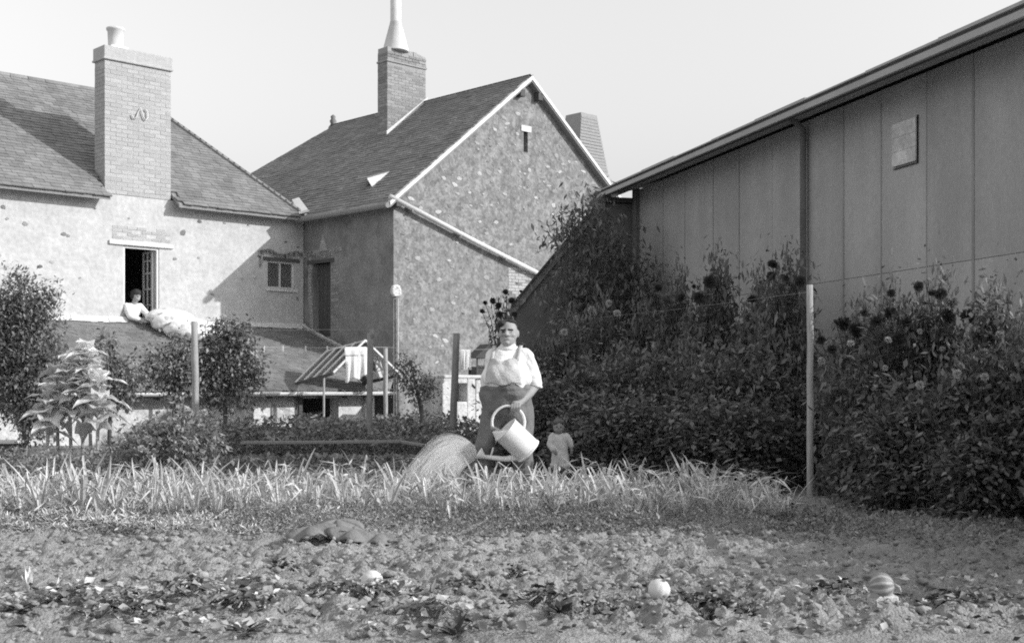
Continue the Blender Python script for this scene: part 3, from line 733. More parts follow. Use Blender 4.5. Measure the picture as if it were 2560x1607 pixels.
MB().box(-8, 3.2, -.8, -.7, -1.2, 1.9).obj('back_wall', M['interior'], shed)
m = MB(); m.box(1.30, 1.38, -3.93, -3.86, -1.2, .76); m.obj('door_post', M['wood_dark'], shed)
m = MB(); m.obox((1.85, -3.5, .38), (.3, .1, .08), (0, .15, 0), (0, 0, .02)); m.obox((1.9, -3.42, .30), (.33, 0, .02), (0, .2, 0), (0, 0, .02)); m.obj('stored_board', M['wood_pale'], shed)

# ------------------------------------------------------------------ barn on the right
WB = Vector((-.269, .963, 0)).normalized(); NB = Vector((-WB.y, WB.x, 0))   # NB points out of the wall, towards the garden
barn_o = Vector((7.909 - .2793 * 20.85, 20.85, 0))      # far corner of the wall
BANG = math.atan2(-WB.y, -WB.x)                         # local x runs from the far corner towards the camera
barn = empty('barn', barn_o, BANG)
tag(barn, 'long grey barn wall on the right under an overhanging roof', 'barn')
# local: x towards camera, y: find the outward side
BL = 10.35
loc_out = (Matrix.Rotation(-BANG, 3, 'Z') @ NB).y      # +1 or -1
so = 1 if loc_out > 0 else -1
def by(v): return so * v                               # v metres out of the wall
bw = empty('wall', parent=barn)
joints = [0, 1.18, 2.04, 3.05, 3.89, 4.86, 5.80, 6.62, 7.42, 8.27, 9.04, 9.85, BL]
zb = 4.28
m = MB(); y0, y1 = sorted((by(-.25), by(-.03))); m.box(0, BL, y0, y1, -.3, zb); m.obj('wall_core', M['concrete_dark'], bw)
for a, b in zip(joints, joints[1:]):
    y0, y1 = sorted((by(-.03), by(0.0 + rnd.uniform(-.003, .003))))
    for za, zc in ((-.2, 2.248), (2.252, zb - .005)):
        MB().box(a + .005, b - .005, y0, y1, za, zc).obj('panel', M['concrete'], bw, bevel=.004)
for i, a in enumerate(joints[1:-1]):
    if i == 4: continue
    y0, y1 = sorted((by(-.02), by(.006))); w = rnd.uniform(.012, .04)
    MB().box(a - w / 2, a + w / 2, y0, y1, 1.2, zb - .15).obj('joint_batten', M['stain'], bw)
for x, h in ((.12, zb),):
    y0, y1 = sorted((by(-.02), by(.07))); MB().box(0.0, .17, y0, y1, -.2, h).obj('corner_pilaster', M['concrete_dark'], bw)
MB().tube([(5.80, by(.07), -.1), (5.80, by(.07), zb - .12), (5.80, by(.25), zb + .02)], .04, 10).obj('down_pipe', M['concrete_dark'], barn, True)
# hatch
hx0, hx1, hz0, hz1 = 7.68, 8.12, 3.36, 3.86
ht = empty('hatch', parent=barn)
y0, y1 = sorted((by(.0), by(.035)))
for i in range(3):
    z = hz0 + .02 + i * (hz1 - hz0 - .04) / 3; MB().box(hx0, hx1, y0, y1, z, z + (hz1 - hz0 - .04) / 3 - .003).obj('board', M['limewash_old'], ht)
y0, y1 = sorted((by(.0), by(.02)))
m = MB(); m.box(hx1, hx1 + .007, y0, y1, hz0 - .007, hz1); m.box(hx0, hx1, y0, y1, hz0 - .007, hz0); m.obj('frame', M['black_gap'], ht)  # black strips along the right and bottom edges only
# roof: eave 0.38 out, far verge 1.0 beyond the corner
ze = 4.20; OUT = .55; ro0, ro1 = -.80, 10.58
def rz_(v): return ze + .23 * (OUT - v)
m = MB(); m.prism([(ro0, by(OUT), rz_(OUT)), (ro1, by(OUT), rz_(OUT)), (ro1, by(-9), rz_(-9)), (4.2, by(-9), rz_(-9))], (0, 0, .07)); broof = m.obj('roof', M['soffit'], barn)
y0, y1 = sorted((by(OUT - .02), by(OUT + .02)))
MB().box(ro0, ro1, y0, y1, ze - .03, ze + .04).obj('fascia_board', M['fascia'], broof, bevel=.006)
for i in range(9):   # sheets with a ragged lit edge above the fascia
    a = ro0 + i * (ro1 - ro0) / 9; y0, y1 = sorted((by(.1), by(OUT + .04)))
    MB().box(a + .004, a + (ro1 - ro0) / 9 - .004, y0, y1, ze + .072, ze + .088 + .008 * (i % 3)).obj('roof_sheet', M['fascia'], broof)
m = MB(); y0, y1 = sorted((by(-.25), by(-8.8))); m.prism([(0, by(-.25), -.3), (.2, by(-.25), -.3), (4.9, by(-8.8), -.3), (4.7, by(-8.8), -.3)], (0, 0, zb + .3)); m.box(BL - .2, BL, y0, y1, -.3, zb); y0, y1 = sorted((by(-8.8), by(-9))); m.box(4.7, BL, y0, y1, -.3, zb + 1.9)
m.prism([(.02, by(-.25), zb), (4.72, by(-8.8), zb), (4.72, by(-8.8), zb + 1.9)], (.16, 0, 0)); m.prism([(BL - .2, by(-.25), zb), (BL - .2, by(-8.8), zb), (BL - .2, by(-8.8), zb + 1.9)], (.2, 0, 0))
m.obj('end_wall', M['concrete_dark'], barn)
# annex set against the far corner, its slanting roof edge facing the garden
annex = empty('barn_annex', barn_o, BANG)
tag(annex, 'dark outbuilding with a slanting roof edge joined to the far end of the barn', 'outbuilding')
def ay(v): return by(v)
poly = [(-.05, ay(-.3), -.9), (-.05, ay(-.3), 4.05), (-.05, ay(.62), 4.05), (-.05, ay(2.12), 2.30), (-.05, ay(2.12), -.9)]
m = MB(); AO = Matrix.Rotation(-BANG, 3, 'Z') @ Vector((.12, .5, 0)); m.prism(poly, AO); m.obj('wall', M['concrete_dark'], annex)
dv = Vector((0, ay(2.2) - ay(.55), 2.22 - 4.14))
for nm, off, w in (('verge_board', .04, .16), ('roof_edge', .10, .05)):
    a = Vector((.02 if nm == 'verge_board' else .06, ay(.55), 4.14 + off)); m = MB(); m.prism([a, a + dv, a + dv + Vector((0, 0, -w)), a + Vector((0, 0, -w))], AO * 1.1 if nm == 'roof_edge' else (-.05, 0, 0)); m.obj(nm, M['wood_grey'] if nm == 'verge_board' else M['wood_dark'], annex)
MB().box(-.56, .05, *sorted((ay(-.3), ay(.64))), 4.06, 4.14).obj('flat_roof', M['wood_dark'], annex)
# ------------------------------------------------------------------ posts, wires, washing
def post(name, px, ytop, Y, w, mt, label, lean=0.0, base=None, knob=False):
    top = P(px, ytop, Y); zb_ = float(ground_z(0, Y)) if base is None else base
    o = empty(name, (top.x + lean, Y, zb_)); tag(o, label, 'post', 'garden posts')
    h = top.z - zb_; rs_ = random.Random(int(px)); path = []; n = 9
    for i in range(n):
        t = i / (n - 1); path.append((-lean * t + rs_.uniform(-.006, .006), rs_.uniform(-.006, .006), -.25 + t * (h + .25)))
    MB().tube(path, [w * .5 * rs_.uniform(.93, 1.07) for _ in range(n)], 9).obj('stake', M[mt], o, True)
    if knob: MB().tube([(-lean, 0, h - .10), (-lean + .03, -.01, h - .02), (-lean + .02, 0, h + .05)], [.03, .04, .02], 7).obj('forked_tip', M[mt], o, True)
    return o
post('wooden_post', 486, 803, 17.6, .10, 'wood_pale', 'tall sunlit wooden post before the two leafy fruit trees', lean=.035)
post('wooden_post', 925, 832, 17.0, .085, 'wood_grey', 'dark leaning post with forked tip standing before the white towel', lean=-.02, knob=True)
post('wooden_post', 1141, 833, 17.0, .095, 'wood_grey', 'thick dark square-cut post just left of the gardener', lean=-.07)
post('wooden_post', 1440, 788, 17.5, .085, 'wood_grey', 'dim post among the dahlias behind the small child', lean=-.03)
post('wooden_post', 2024, 712, 11.2, .062, 'wood_pale', 'tall pale square post standing alone before the barn wall', lean=.01)
post('line_post', 607, 866, 21.6, .07, 'wood_pale', 'thin post holding the left end of the clothes line', lean=.0)
post('line_post', 964, 868, 23.3, .085, 'wood_pale', 'sunlit post holding the clothes line right of the towel', lean=.0)

def wire(name, pts, r, label):
    o = MB().tube(pts, r, 5).obj(name, M['wire'], None); tag(o, label, 'wire'); return o
LA, LB = P(607, 868, 21.6), P(964, 868, 23.3)
def lt(px):   # where along the line the pixel column falls
    k = (px - 1280) / FPX; return (k * LA.y - LA.x) / ((LB.x - LA.x) - k * (LB.y - LA.y))
def linept(t): p = LA.lerp(LB, t); p.z -= .04 * t * (1 - t); return p + Vector((.03, -.05, 0))
tag(MB().tube([linept(i / 12) for i in range(13)], .006, 5).obj('clothes_line', M['wire'], None), 'taut clothes line with pegs between two thin posts', 'clothes line')
a2, b2 = P(964, 868, 23.3), P(1262, 872, 24.2)
def linept2(t): p = a2.lerp(b2, t); p.z -= .03 * 4 * t * (1 - t); return p + Vector((0, -.05, 0))
tag(MB().tube([linept2(i / 12) for i in range(13)], .005, 5).obj('clothes_line', M['wire'], None), 'thin clothes line running on from the right line post towards the gardener', 'clothes line')
w1 = [P(487, 826, 17.6), P(640, 826, 17.4), P(780, 824, 17.2), P(925, 824, 17.0)]
wire('fence_wire', w1, .002, 'thin wire strung from the tall left post to the forked post')
wire('fence_wire', [P(925, 824, 17.0), P(1030, 829, 17.0), P(1141, 836, 17.0)], .002, 'thin wire strung from the forked post to the thick dark post')
wire('fence_wire', [P(1440, 800, 17.5) , P(1700, 772, 14.6), P(2024, 730, 11.2)], .0014, 'thin wire running among the dahlias to the lone pale post')
peg_me = MB().box(-.012, .012, -.02, .02, -.075, .03).mesh('clothes_peg', M['paint_white'])
for px, lab in ((657, 'first clothes peg from the left post on the empty line'), (704, 'second clothes peg from the left post on the empty line'), (761, 'third clothes peg from the left post on the empty line'), (815, 'clothes peg on the line nearest the left edge of the towel')):
    t = lt(px); tag(link('clothes_peg', peg_me, None, linept(t)), lab, 'clothes peg', 'pegs on the clothes line')

def hung_cloth(name, p0, p1, drop0, drop1, fold, label, cat, flap=0.0, seed=1, parent=None):
    p0, p1 = Vector(p0), Vector(p1); n, k = 40, 22; rs_ = random.Random(seed); ph = [rs_.uniform(0, 6) for _ in range(4)]
    pts = []
    for j in range(k + 1):
        t = j / k; row = []
        for i in range(n + 1):
            s = i / n; p = p0.lerp(p1, s); d = drop0 + (drop1 - drop0) * s
            wv = fold * t * (math.sin(s * 15 + ph[0]) + .6 * math.sin(s * 27 + ph[1] + t) + .3 * math.sin(s * 7 + ph[2]))
            hem = .03 * math.sin(s * 12 + ph[3]) * t
            row.append((p.x + .02 * t * (s - .5) + .5 * (wv + .035), p.y - .035 - wv, p.z - d * t + hem * t))
        pts.append(row)
    o = MB().grid(pts).obj(name, M['linen'], parent, True, solid=.006)
    tag(o, label, cat)
    if flap:
        pts = []
        for j in range(6):
            t = j / 5; pts.append([(p0.lerp(p1, i / n).x, p0.lerp(p1, i / n).y - .005 - .03 * math.sin(min(1, t * 3) * 1.57) - .018 - .012 * math.sin(i * .4) * t, p0.lerp(p1, i / n).z + .012 - flap * t) for i in range(n + 1)])
        MB().grid(pts).obj('folded_edge', M['linen'], o, True, solid=.006)
    return o
hung_cloth('towel', linept(lt(859)), linept(lt(913)), .63, .52, .022, 'white towel folded over the clothes line beside the forked post', 'towel', flap=.165, seed=3)
hung_cloth('cloth', linept2((1147 - 964) / 298), linept2((1172 - 964) / 298), .42, .36, .02, 'small white cloth hanging right of the thick dark post', 'cloth', seed=5)

# ------------------------------------------------------------------ glazed frame over the yard
sc_ = 1.19
gl = empty('glazed_frame', (-2.37 * sc_, 20 * sc_, -.9))
tag(gl, 'gabled glass frame with white glazing bars standing on thin poles', 'glass frame')
o0 = gl.location
def G(px, py, Y): return P(px, py, Y * sc_) - o0
A0, A1 = G(913, 850, 20), G(819, 876, 20.74); L0, L1 = G(833, 931, 19.56), G(738, 957, 20.3); R0 = G(1000, 935, 20.5); R1 = R0 + (A1 - A0)
for i in range(5):
    t = i / 4; MB().bar(A0.lerp(A1, t), L0.lerp(L1, t), .03, .035).obj('glazing_bar', M['paint_white'], gl)
    MB().bar(A0.lerp(A1, t), R0.lerp(R1, t), .03, .035).obj('glazing_bar', M['paint_white'], gl)
for nm, p, q, mt in (('ridge_bar', A0, A1, 'paint_white'), ('eave_bar', L0, L1, 'wood_dark'), ('eave_bar', R0, R1, 'wood_dark')):
    MB().bar(p + Vector((0, 0, -.02)), q + Vector((0, 0, -.02)), .04, .05).obj(nm, M[mt], gl)
for i in range(4):
    for (E0, E1) in ((L0, L1), (R0, R1)):
        a_, b_ = i / 4 + .015, (i + 1) / 4 - .015; q = [A0.lerp(A1, a_), A0.lerp(A1, b_), E0.lerp(E1, b_), E0.lerp(E1, a_)]
        MB().prism([v + Vector((0, 0, -.004)) for v in q], (0, 0, .004)).obj('pane', M['glass'], gl)
for p in (L0.lerp(L1, .25), L0.lerp(L1, .95), R0.lerp(R1, .05), R0.lerp(R1, .95)):
    MB().tube([(p.x, p.y, -.2), (p.x + .01, p.y, p.z - .03)], .02, 8).obj('pole', M['wood_pale'], gl, True)

# ------------------------------------------------------------------ yard things by the gable
hy = 24.2
hb = empty('stone_block', (P(1145, 956, hy).x, hy, -.9), R(40)); tag(hb, 'whitewashed masonry block with a square dark opening at the gable foot', 'masonry block')
x0, x1, d0, d1 = [(P(q, 0, hy).x - hb.location.x) * 1.3 for q in (1108, 1188, 1143, 1168)]
zt, zo0, zo1 = P(0, 946, hy).z + .9, P(0, 1004, hy).z + .9, P(0, 958, hy).z + .9
m = MB(); wall_holes(m, x0, x1, 0, zt, 0, .3, [(d0, d1, zo0, zo1)]); m.box(x0, x1, .55, .7, 0, zt); m.box(x0, x0 + .1, .3, .55, 0, zt); m.box(x1 - .1, x1, .3, .55, 0, zt); m.obj('masonry', M['limewash_old'], hb, bevel=.02)
MB().box(x0 + .02, x1 + .35, -.015, .74, zt, zt + .07).obj('slab', M['limewash_old'], hb, bevel=.025)
MB().box(x1 + .05, x1 + .32, .05, .65, 0, zt - .005).obj('side_pier', M['limewash_old'], hb, bevel=.02)
hk = empty('wire_hutch', (P(1214, 0, hy + .7).x, hy + .7, -.9 + zt + .07), R(25)); tag(hk, 'dark wire-fronted hutch with a sloping top standing on the masonry block', 'hutch')
wd, hh = .27, P(0, 905, hy).z + .9 - zt; hh = .36; ht2 = .62
m = MB()
for sx in (-wd, wd):
    for sy in (-.2, .2): m.box(sx - .015, sx + .015, sy - .015, sy + .015, 0, hh if sx < 0 else ht2)
for z in (.01, .17): m.box(-wd, wd, -.215, -.185, z, z + .025)
m.box(-wd, wd, .185, .215, 0, .17); m.box(-wd - .012, -wd + .012, -.2, .2, .0, .03); m.box(wd - .012, wd + .012, -.2, .2, .0, .03)
m.obj('hutch_frame', M['wood_dark'], hk)
MB().prism([(-wd - .05, -.26, hh), (-.02, -.26, ht2), (wd + .05, -.26, ht2), (wd + .05, -.26, hh - .02), (-wd - .05, -.26, hh - .02)], (0, .5, 0)).obj('hutch_top', M['wood_dark'], hk)
MB().box(-wd + .02, wd - .02, -.18, .18, .0, .165).obj('nest_box', M['wood_dark'], hk)
m = MB()
for i in range(12): m.tube([(-wd + i * .049, -.2, .19), (-wd + i * .049, -.2, hh - .02)], .003, 4)
for i in range(4): m.tube([(-wd, -.2, .19 + i * .045), (wd, -.2, .19 + i * .045)], .003, 4)
m.obj('wire_mesh', M['wire'], hk)

# ------------------------------------------------------------------ planks and small things in the garden
pk = MB().bar(P(605, 1106, 16.4), P(1000, 1103, 16.4), .20, .03).bar(P(1000, 1103, 16.4), P(1062, 1113, 16.3), .16, .025).obj('plank', M['wood_grey'], None); tag(pk, 'long weathered board edging the bean bed behind the water spray', 'board')
m = MB().bar(P(2316, 1318, 9.05), P(2560, 1330, 8.8), .1, .045); tag(m.obj('plank', M['wood_grey'], None), 'board lying on the soil at the foot of the right-hand dahlias', 'board')
cr = empty('crate', P(10, 1135, 15.0)); cr.location.z = .0; tag(cr, 'small dark crate with pale lid at the left edge of the garden', 'crate')
for k in range(4): MB().box(-.22, .17, -.16, .16, .02 + k * .075, .085 + k * .075).obj('slat', M['wood_dark'], cr)
MB().box(-.26, .2, -.19, .19, .32, .35).obj('lid', M['paint_white'], cr)

# squashes and marrows lying in the soil
def ribbed(mt, mt2, r, ribs, amp, squash, name):
    n, k = 64, 20; V = []; F = []; mi = []
    for j in range(k + 1):
        ph = math.pi * j / k
        for i in range(n):
            t = 2 * math.pi * i / n; q = 1 + amp * abs(math.cos(t * ribs / 2)) - amp
            V.append((r * q * math.sin(ph) * math.cos(t), r * q * math.sin(ph) * math.sin(t), r * squash * math.cos(ph)))
    for j in range(k):
        for i in range(n):
            F.append((j * n + i, j * n + (i + 1) % n, (j + 1) * n + (i + 1) % n, (j + 1) * n + i)); mi.append(1 if (i * ribs / n) % 1 > .6 else 0)
    return mesh_np(name, np.array(V), [np.array(F)], [mt, mt2], True, mi)
sm1 = ribbed(M['squash_pale'], M['squash_pale'], 1, 9, .04, .95, 'squash'); sm2 = ribbed(M['rind'], M['rind_stripe'], 1, 10, .07, .92, 'melon')
def gsp(px, py):   # ground point seen at the pixel
    Y = CAMZ * FPX / (py - HY); return P(px, py, Y)
def squash(px, py, r, me, label, cat, rot=(0, 0, 0), z=None, name='squash'):
    g = gsp(px, py); zz = float(soil_h(g.x, g.y)); e = empty(name, (g.x, g.y, zz)); tag(e, label, cat, 'squashes lying in the soil')
    link('fruit', me, e, (0, 0, r * .85 if z is None else z + r * .9), rot, r)
    MB().tube([(0, 0, 0), (.2, 0, .35), (.55, .1, .4)], [.14, .1, .12], 6).obj('stalk', M['stalk_pale'], bpy.data.objects[e.children[0].name], True).location = (0, 0, .9)
    return e
squash(1648, 1516, .053, sm1, 'small pale round squash near the middle of the foreground', 'squash', (.4, .3, 0))
squash(930, 1474, .058, sm1, 'pale squash half hidden in withered leaves below the drooping leaf', 'squash', (1.2, .2, .3))
mel = squash(2204, 1520, .062, sm2, 'striped dark melon resting on a pale block at lower right', 'melon', (.25, 1.45, 0), z=.03, name='melon')
g = mel.location; tag(MB().obox((0, 0, .02), (.065, 0, 0), (0, .05, 0), (0, 0, .024)).obj('block', M['mortar'], None, bevel=.006), 'pale stone block under the striped melon', 'block').location = g
squash(1052, 1466, .022, sm1, 'tiny white gourd on bare soil right of the half-hidden squash', 'squash')
# ------------------------------------------------------------------ dahlias along the barn
def flower_mesh(name, mt, seed, n=120, flat=.75):
    rs_ = np.random.RandomState(seed); k = np.arange(n); zz = 1 - 1.55 * (k + .5) / n; a = k * 2.39996
    rr = np.sqrt(np.maximum(0, 1 - zz * zz)); d = np.stack([rr * np.cos(a), rr * np.sin(a), zz], 1)
    C = d * .35 * np.array([1, 1, flat]); D = d + rs_.normal(0, .12, (n, 3)); U = np.tile([[0, 0, 1.]], (n, 1)) + d * .4
    V, F = leaves_np(C, D, U, rs_.uniform(.36, .74, n), rs_.uniform(.22, .42, n), fold=.5)
    V2, F2 = leaves_np(d[::2] * .05, D[::2], U[::2], np.full((n + 1) // 2, .5), np.full((n + 1) // 2, .42), fold=.3); F = np.concatenate([F, F2 + len(V)]); V = np.concatenate([V, V2])
    V[:, 2] *= flat
    return mesh_np(name, V, [F], mt)
FL = {c: [flower_mesh('flower', M['petal_' + c], 10 + i) for i in range(2)] for c in ('dark', 'mid', 'pale')}
DF = []
for i in range(5):   # foliage variants, unit height about 1
    bl = []; rs_ = random.Random(40 + i)
    for k in range(6):
        z = .08 + k * .095; w = .30 * rs_.uniform(.85, 1.15); bl.append(((rs_.uniform(-.07, .07), rs_.uniform(-.07, .07), z), (w, w, .11)))
    for k in range(6):      # leafy spires of unequal height
        a_ = k * 1.05 + rs_.uniform(-.3, .3); rr = rs_.uniform(.06, .24); tz = rs_.uniform(.72, 1.04); z = .55
        while z < tz: q = (.12 - .07 * (z - .55) / max(.1, tz - .55)); bl.append(((rr * math.cos(a_) + rs_.uniform(-.03, .03), rr * math.sin(a_) + rs_.uniform(-.03, .03), z), (q, q, .06))); z += .06
    DF.append(leaf_cloud('foliage', M['leaf_dahlia'], bl, 25000, (.03, .085), 60 + i, .5, .35, .15, clump=9))
ST = []
for i in range(3):
    rs_ = random.Random(i + 90); m = MB()
    for k in range(6):
        a_ = rs_.uniform(0, 6.28); m.tube([(0, 0, 0), (.06 * math.cos(a_), .06 * math.sin(a_), .5), (.14 * math.cos(a_), .14 * math.sin(a_), rs_.uniform(.85, 1.0))], [.012, .009, .005], 5)
    ST.append(m.mesh('stem', M['stem_green']))
def dahlia(px, Y, top_py, flowers, label, group, width=1.0, cat='dahlia', name='dahlia_plant'):
    b_ = P(px, HY, Y); h = P(px, top_py, Y).z
    o = empty(name, (b_.x, Y, 0)); tag(o, label, cat, group); rs_ = random.Random(int(px * 7 + Y * 100))
    rz = rs_.uniform(0, 6.28); link('foliage', rs_.choice(DF), o, (0, 0, 0), (0, 0, rz), (width * 1.15, width * 1.15, h * 1.03)); link('stem', rs_.choice(ST), o, (0, 0, 0), (0, 0, rz), (width, width, h * .95))
    if flowers: link('foliage', DF[(int(px) + 2) % 5], o, (.03, 0, 0), (0, 0, rz + 2), (width * .72, width * .72, h * 1.13))
    xr = random.Random(int(px * 3 + Y * 7)); extra = [(px + xr.uniform(-110, 110), xr.uniform(top_py + 60, top_py + 230), xr.uniform(14, 23), xr.choice(('pale', 'pale', 'mid'))) for _ in range(xr.randint(2, 5))] if cat == 'dahlia' and Y < 13.6 and px < 2600 and 'flowerless' not in label else []
    for fx, fy, dia, c in flowers + extra:
        Yf = Y - rs_.uniform(.24, .42) * min(1, width); p = P(fx, fy, Yf) - o.location; r = dia / 2 / FPX * Yf * 1.02
        link('flower', FL[c][rs_.randint(0, 1)], o, p, (rs_.uniform(.7, 1.5), rs_.uniform(-.4, .4), rs_.uniform(-.6, .6)), r)
        q = Vector((p.x * .55, p.y * .5 + .05, max(.2, p.z - .45))); MB().tube([q, (p + q) / 2 + Vector((.02, .02, 0)), p + Vector((0, .02, -.01))], [.006, .005, .004], 5).obj('flower_stalk', M['stem_green'], o)
        rl = np.random.RandomState(int(fx + fy)); nn = 16; tt = rl.uniform(0, .85, nn)[:, None]; C_ = np.array(q)[None] * (1 - tt) + np.array(p)[None] * tt; D_ = rand_dirs(rl, nn, -.4, .5); L_ = rl.uniform(.05, .11, nn); V_, F_ = leaves_np(C_, D_, np.tile([[0, 0, 1.]], (nn, 1)) + .3 * rand_dirs(rl, nn), L_, L_ * .5)
        link('stalk_leaves', mesh_np('stalk_leaves', V_, [F_], M['leaf_dahlia']), o)
    return o
G1, G2, G3 = 'dark-headed dahlias right of the lone pale post', 'pale-headed dahlias low at the right edge', 'dahlias between the child and the lone pale post'
dahlia(2150, 11.6, 815, [(2110, 808, 46, 'dark'), (2140, 825, 46, 'dark'), (2092, 806, 22, 'dark'), (2053, 850, 26, 'dark'), (2080, 873, 30, 'dark')], 'dahlia with a cluster of dark heads just right of the lone pale post', G1)
dahlia(2215, 11.0, 780, [(2225, 781, 42, 'dark'), (2190, 803, 36, 'dark'), (2160, 782, 22, 'dark'), (2266, 804, 34, 'dark'), (2245, 852, 50, 'dark'), (2228, 733, 24, 'dark')], 'dahlia carrying the largest round dark head above the right-hand mass', G1)
dahlia(2345, 10.9, 745, [(2297, 716, 30, 'dark'), (2330, 732, 24, 'dark'), (2352, 735, 36, 'dark'), (2370, 790, 44, 'dark'), (2382, 757, 34, 'mid'), (2420, 792, 46, 'dark')], 'tallest dark-headed dahlia right of the lone pale post', G1)
dahlia(2480, 10.6, 770, [(2460, 880, 26, 'pale'), (2500, 836, 24, 'pale'), (2515, 912, 24, 'pale'), (2480, 930, 18, 'mid'), (2480, 843, 36, 'dark'), (2450, 838, 34, 'dark')], 'dahlia with mixed pale and dark heads at the right edge', G2)
dahlia(2400, 10.0, 905, [(2393, 934, 26, 'pale'), (2404, 914, 20, 'pale'), (2435, 944, 22, 'mid'), (2462, 942, 24, 'pale'), (2412, 980, 16, 'mid'), (2300, 962, 24, 'pale'), (2235, 1000, 14, 'mid'), (2330, 1010, 14, 'mid'), (2120, 1045, 16, 'mid')], 'low dahlia with several pale heads in front at right', G2, .95)
dahlia(2560, 10.0, 870, [(2536, 944, 28, 'pale'), (2564, 900, 26, 'pale')], 'dahlia with pale heads cut off by the right picture edge', G2, 1.0)
dahlia(2260, 10.3, 960, [], 'flowerless dark dahlia foliage below the dark heads at right', G1, 1.1)
dahlia(2195, 11.0, 980, [], 'flowerless dahlia foliage at the foot beside the lone pale post', G1, 1.0)
dahlia(2480, 9.5, 1020, [], 'flowerless dahlia foliage lowest at the right edge', G2, 1.05)
dahlia(2690, 9.9, 690, [], 'unseen dahlia foliage beyond the right picture edge, raised to shade the onions', G2, 1.1)  # out of view, height raised to throw shade on the onions
dahlia(2760, 9.1, 690, [], 'second unseen dahlia foliage beyond the right picture edge, raised to shade the onions', G2, 1.1)
for q, (px, Y, tp) in enumerate(((2800, 8.6, 680), (2830, 9.5, 690), (2880, 8.1, 800), (2950, 7.5, 880), (3000, 6.9, 900), (3080, 6.2, 900))):
    dahlia(px, Y, tp, [], 'unseen dahlia added beyond the right picture edge to shade the soil and onions', G2, 1.2)  # added out of view to shade the right-hand soil and onions
dahlia(1960, 13.6, 705, [(1932, 661, 32, 'dark'), (1928, 690, 30, 'dark'), (1955, 720, 38, 'mid'), (2000, 704, 34, 'dark'), (1965, 695, 18, 'dark')], 'tallest dahlia left of the lone pale post with stacked dark heads', G3)
dahlia(1890, 14.3, 735, [(1880, 747, 30, 'dark'), (1870, 795, 26, 'mid'), (1925, 812, 28, 'mid')], 'slender dahlia second left of the lone pale post', G3)
dahlia(1785, 15.0, 705, [(1775, 705, 38, 'dark'), (1735, 716, 14, 'dark'), (1748, 745, 36, 'dark'), (1740, 882, 34, 'dark')], 'dahlia with two dark heads before the middle barn panels', G3)
dahlia(1690, 15.9, 730, [(1670, 752, 44, 'mid'), (1646, 720, 26, 'dark'), (1705, 745, 30, 'dark'), (1725, 790, 26, 'dark')], 'dahlia with a broad greyish head left of the twin dark heads', G3)
dahlia(1600, 16.6, 800, [(1543, 783, 22, 'pale'), (1522, 758, 20, 'pale')], 'dahlia with two small pale round heads right of the dim post', G3)
dahlia(1500, 17.0, 800, [(1480, 777, 28, 'pale'), (1468, 828, 22, 'mid')], 'dahlia with one large pale head just right of the dim post', G3)
dahlia(1425, 16.4, 830, [(1411, 830, 20, 'pale'), (1385, 858, 20, 'mid'), (1416, 862, 18, 'mid')], 'dahlia with small pale heads just left of the dim post', G3, 1.05)
dahlia(1350, 16.0, 880, [(1370, 870, 14, 'mid')], 'leafy dahlia directly behind the gardener', G3, 1.0)
dahlia(1720, 13.8, 900, [(1722, 962, 26, 'pale'), (1711, 945, 20, 'mid'), (1682, 998, 16, 'mid')], 'dahlia with a pale ringed head low in the middle of the dark mass', G3, 1.1)
for px, Y, tp, lb in ((1560, 14.6, 880, 'flowerless dahlia, second of the middle line counted from the child'), (1640, 14.2, 900, 'flowerless dahlia, third of the middle line counted from the child'), (1800, 13.2, 880, 'flowerless dahlia in the middle line below the twin dark heads'),
        (1880, 13.2, 890, 'flowerless dahlia in the middle line, second left of the lone pale post'), (1960, 13.2, 900, 'flowerless dahlia directly behind and left of the lone pale post'), (1470, 15.0, 900, 'flowerless dahlia rising just right of the dim post'), (1400, 14.8, 960, 'flowerless dahlia directly above the head of the child'),
        (1330, 14.8, 980, 'flowerless dahlia between the gardener and the child'), (1840, 15.2, 850, 'flowerless dahlia close to the barn wall behind the slender one'), (1550, 13.4, 985, 'low flowerless dahlia in the front line, second from the child'), (1660, 13.0, 1000, 'low flowerless dahlia in the front line, third from the child'),
        (1760, 12.6, 1000, 'low flowerless dahlia in the front line, third left of the lone pale post'), (1860, 12.3, 1010, 'low flowerless dahlia in the front line, second left of the lone pale post'), (1935, 12.9, 1000, 'low flowerless dahlia in the front line next to the lone pale post'), (1470, 13.9, 990, 'low flowerless dahlia in the front line nearest the child'),
        (2060, 13.2, 930, 'flowerless dahlia just behind and right of the lone pale post'), (1300, 15.4, 930, 'flowerless dahlia hidden behind the back of the gardener')):
    dahlia(px, Y, tp, [], lb, G3, 1.12)
dahlia(1262, 16.0, 800, [(1213, 757, 15, 'dark'), (1232, 752, 19, 'dark'), (1206, 778, 16, 'dark'), (1246, 764, 22, 'dark'), (1264, 730, 18, 'dark'), (1280, 752, 22, 'dark'), (1250, 786, 20, 'dark'), (1302, 728, 10, 'dark'), (1286, 786, 18, 'dark')], 'tall dahlia with dark heads rising right behind the head of the gardener', 'dahlia behind the gardener', .55)

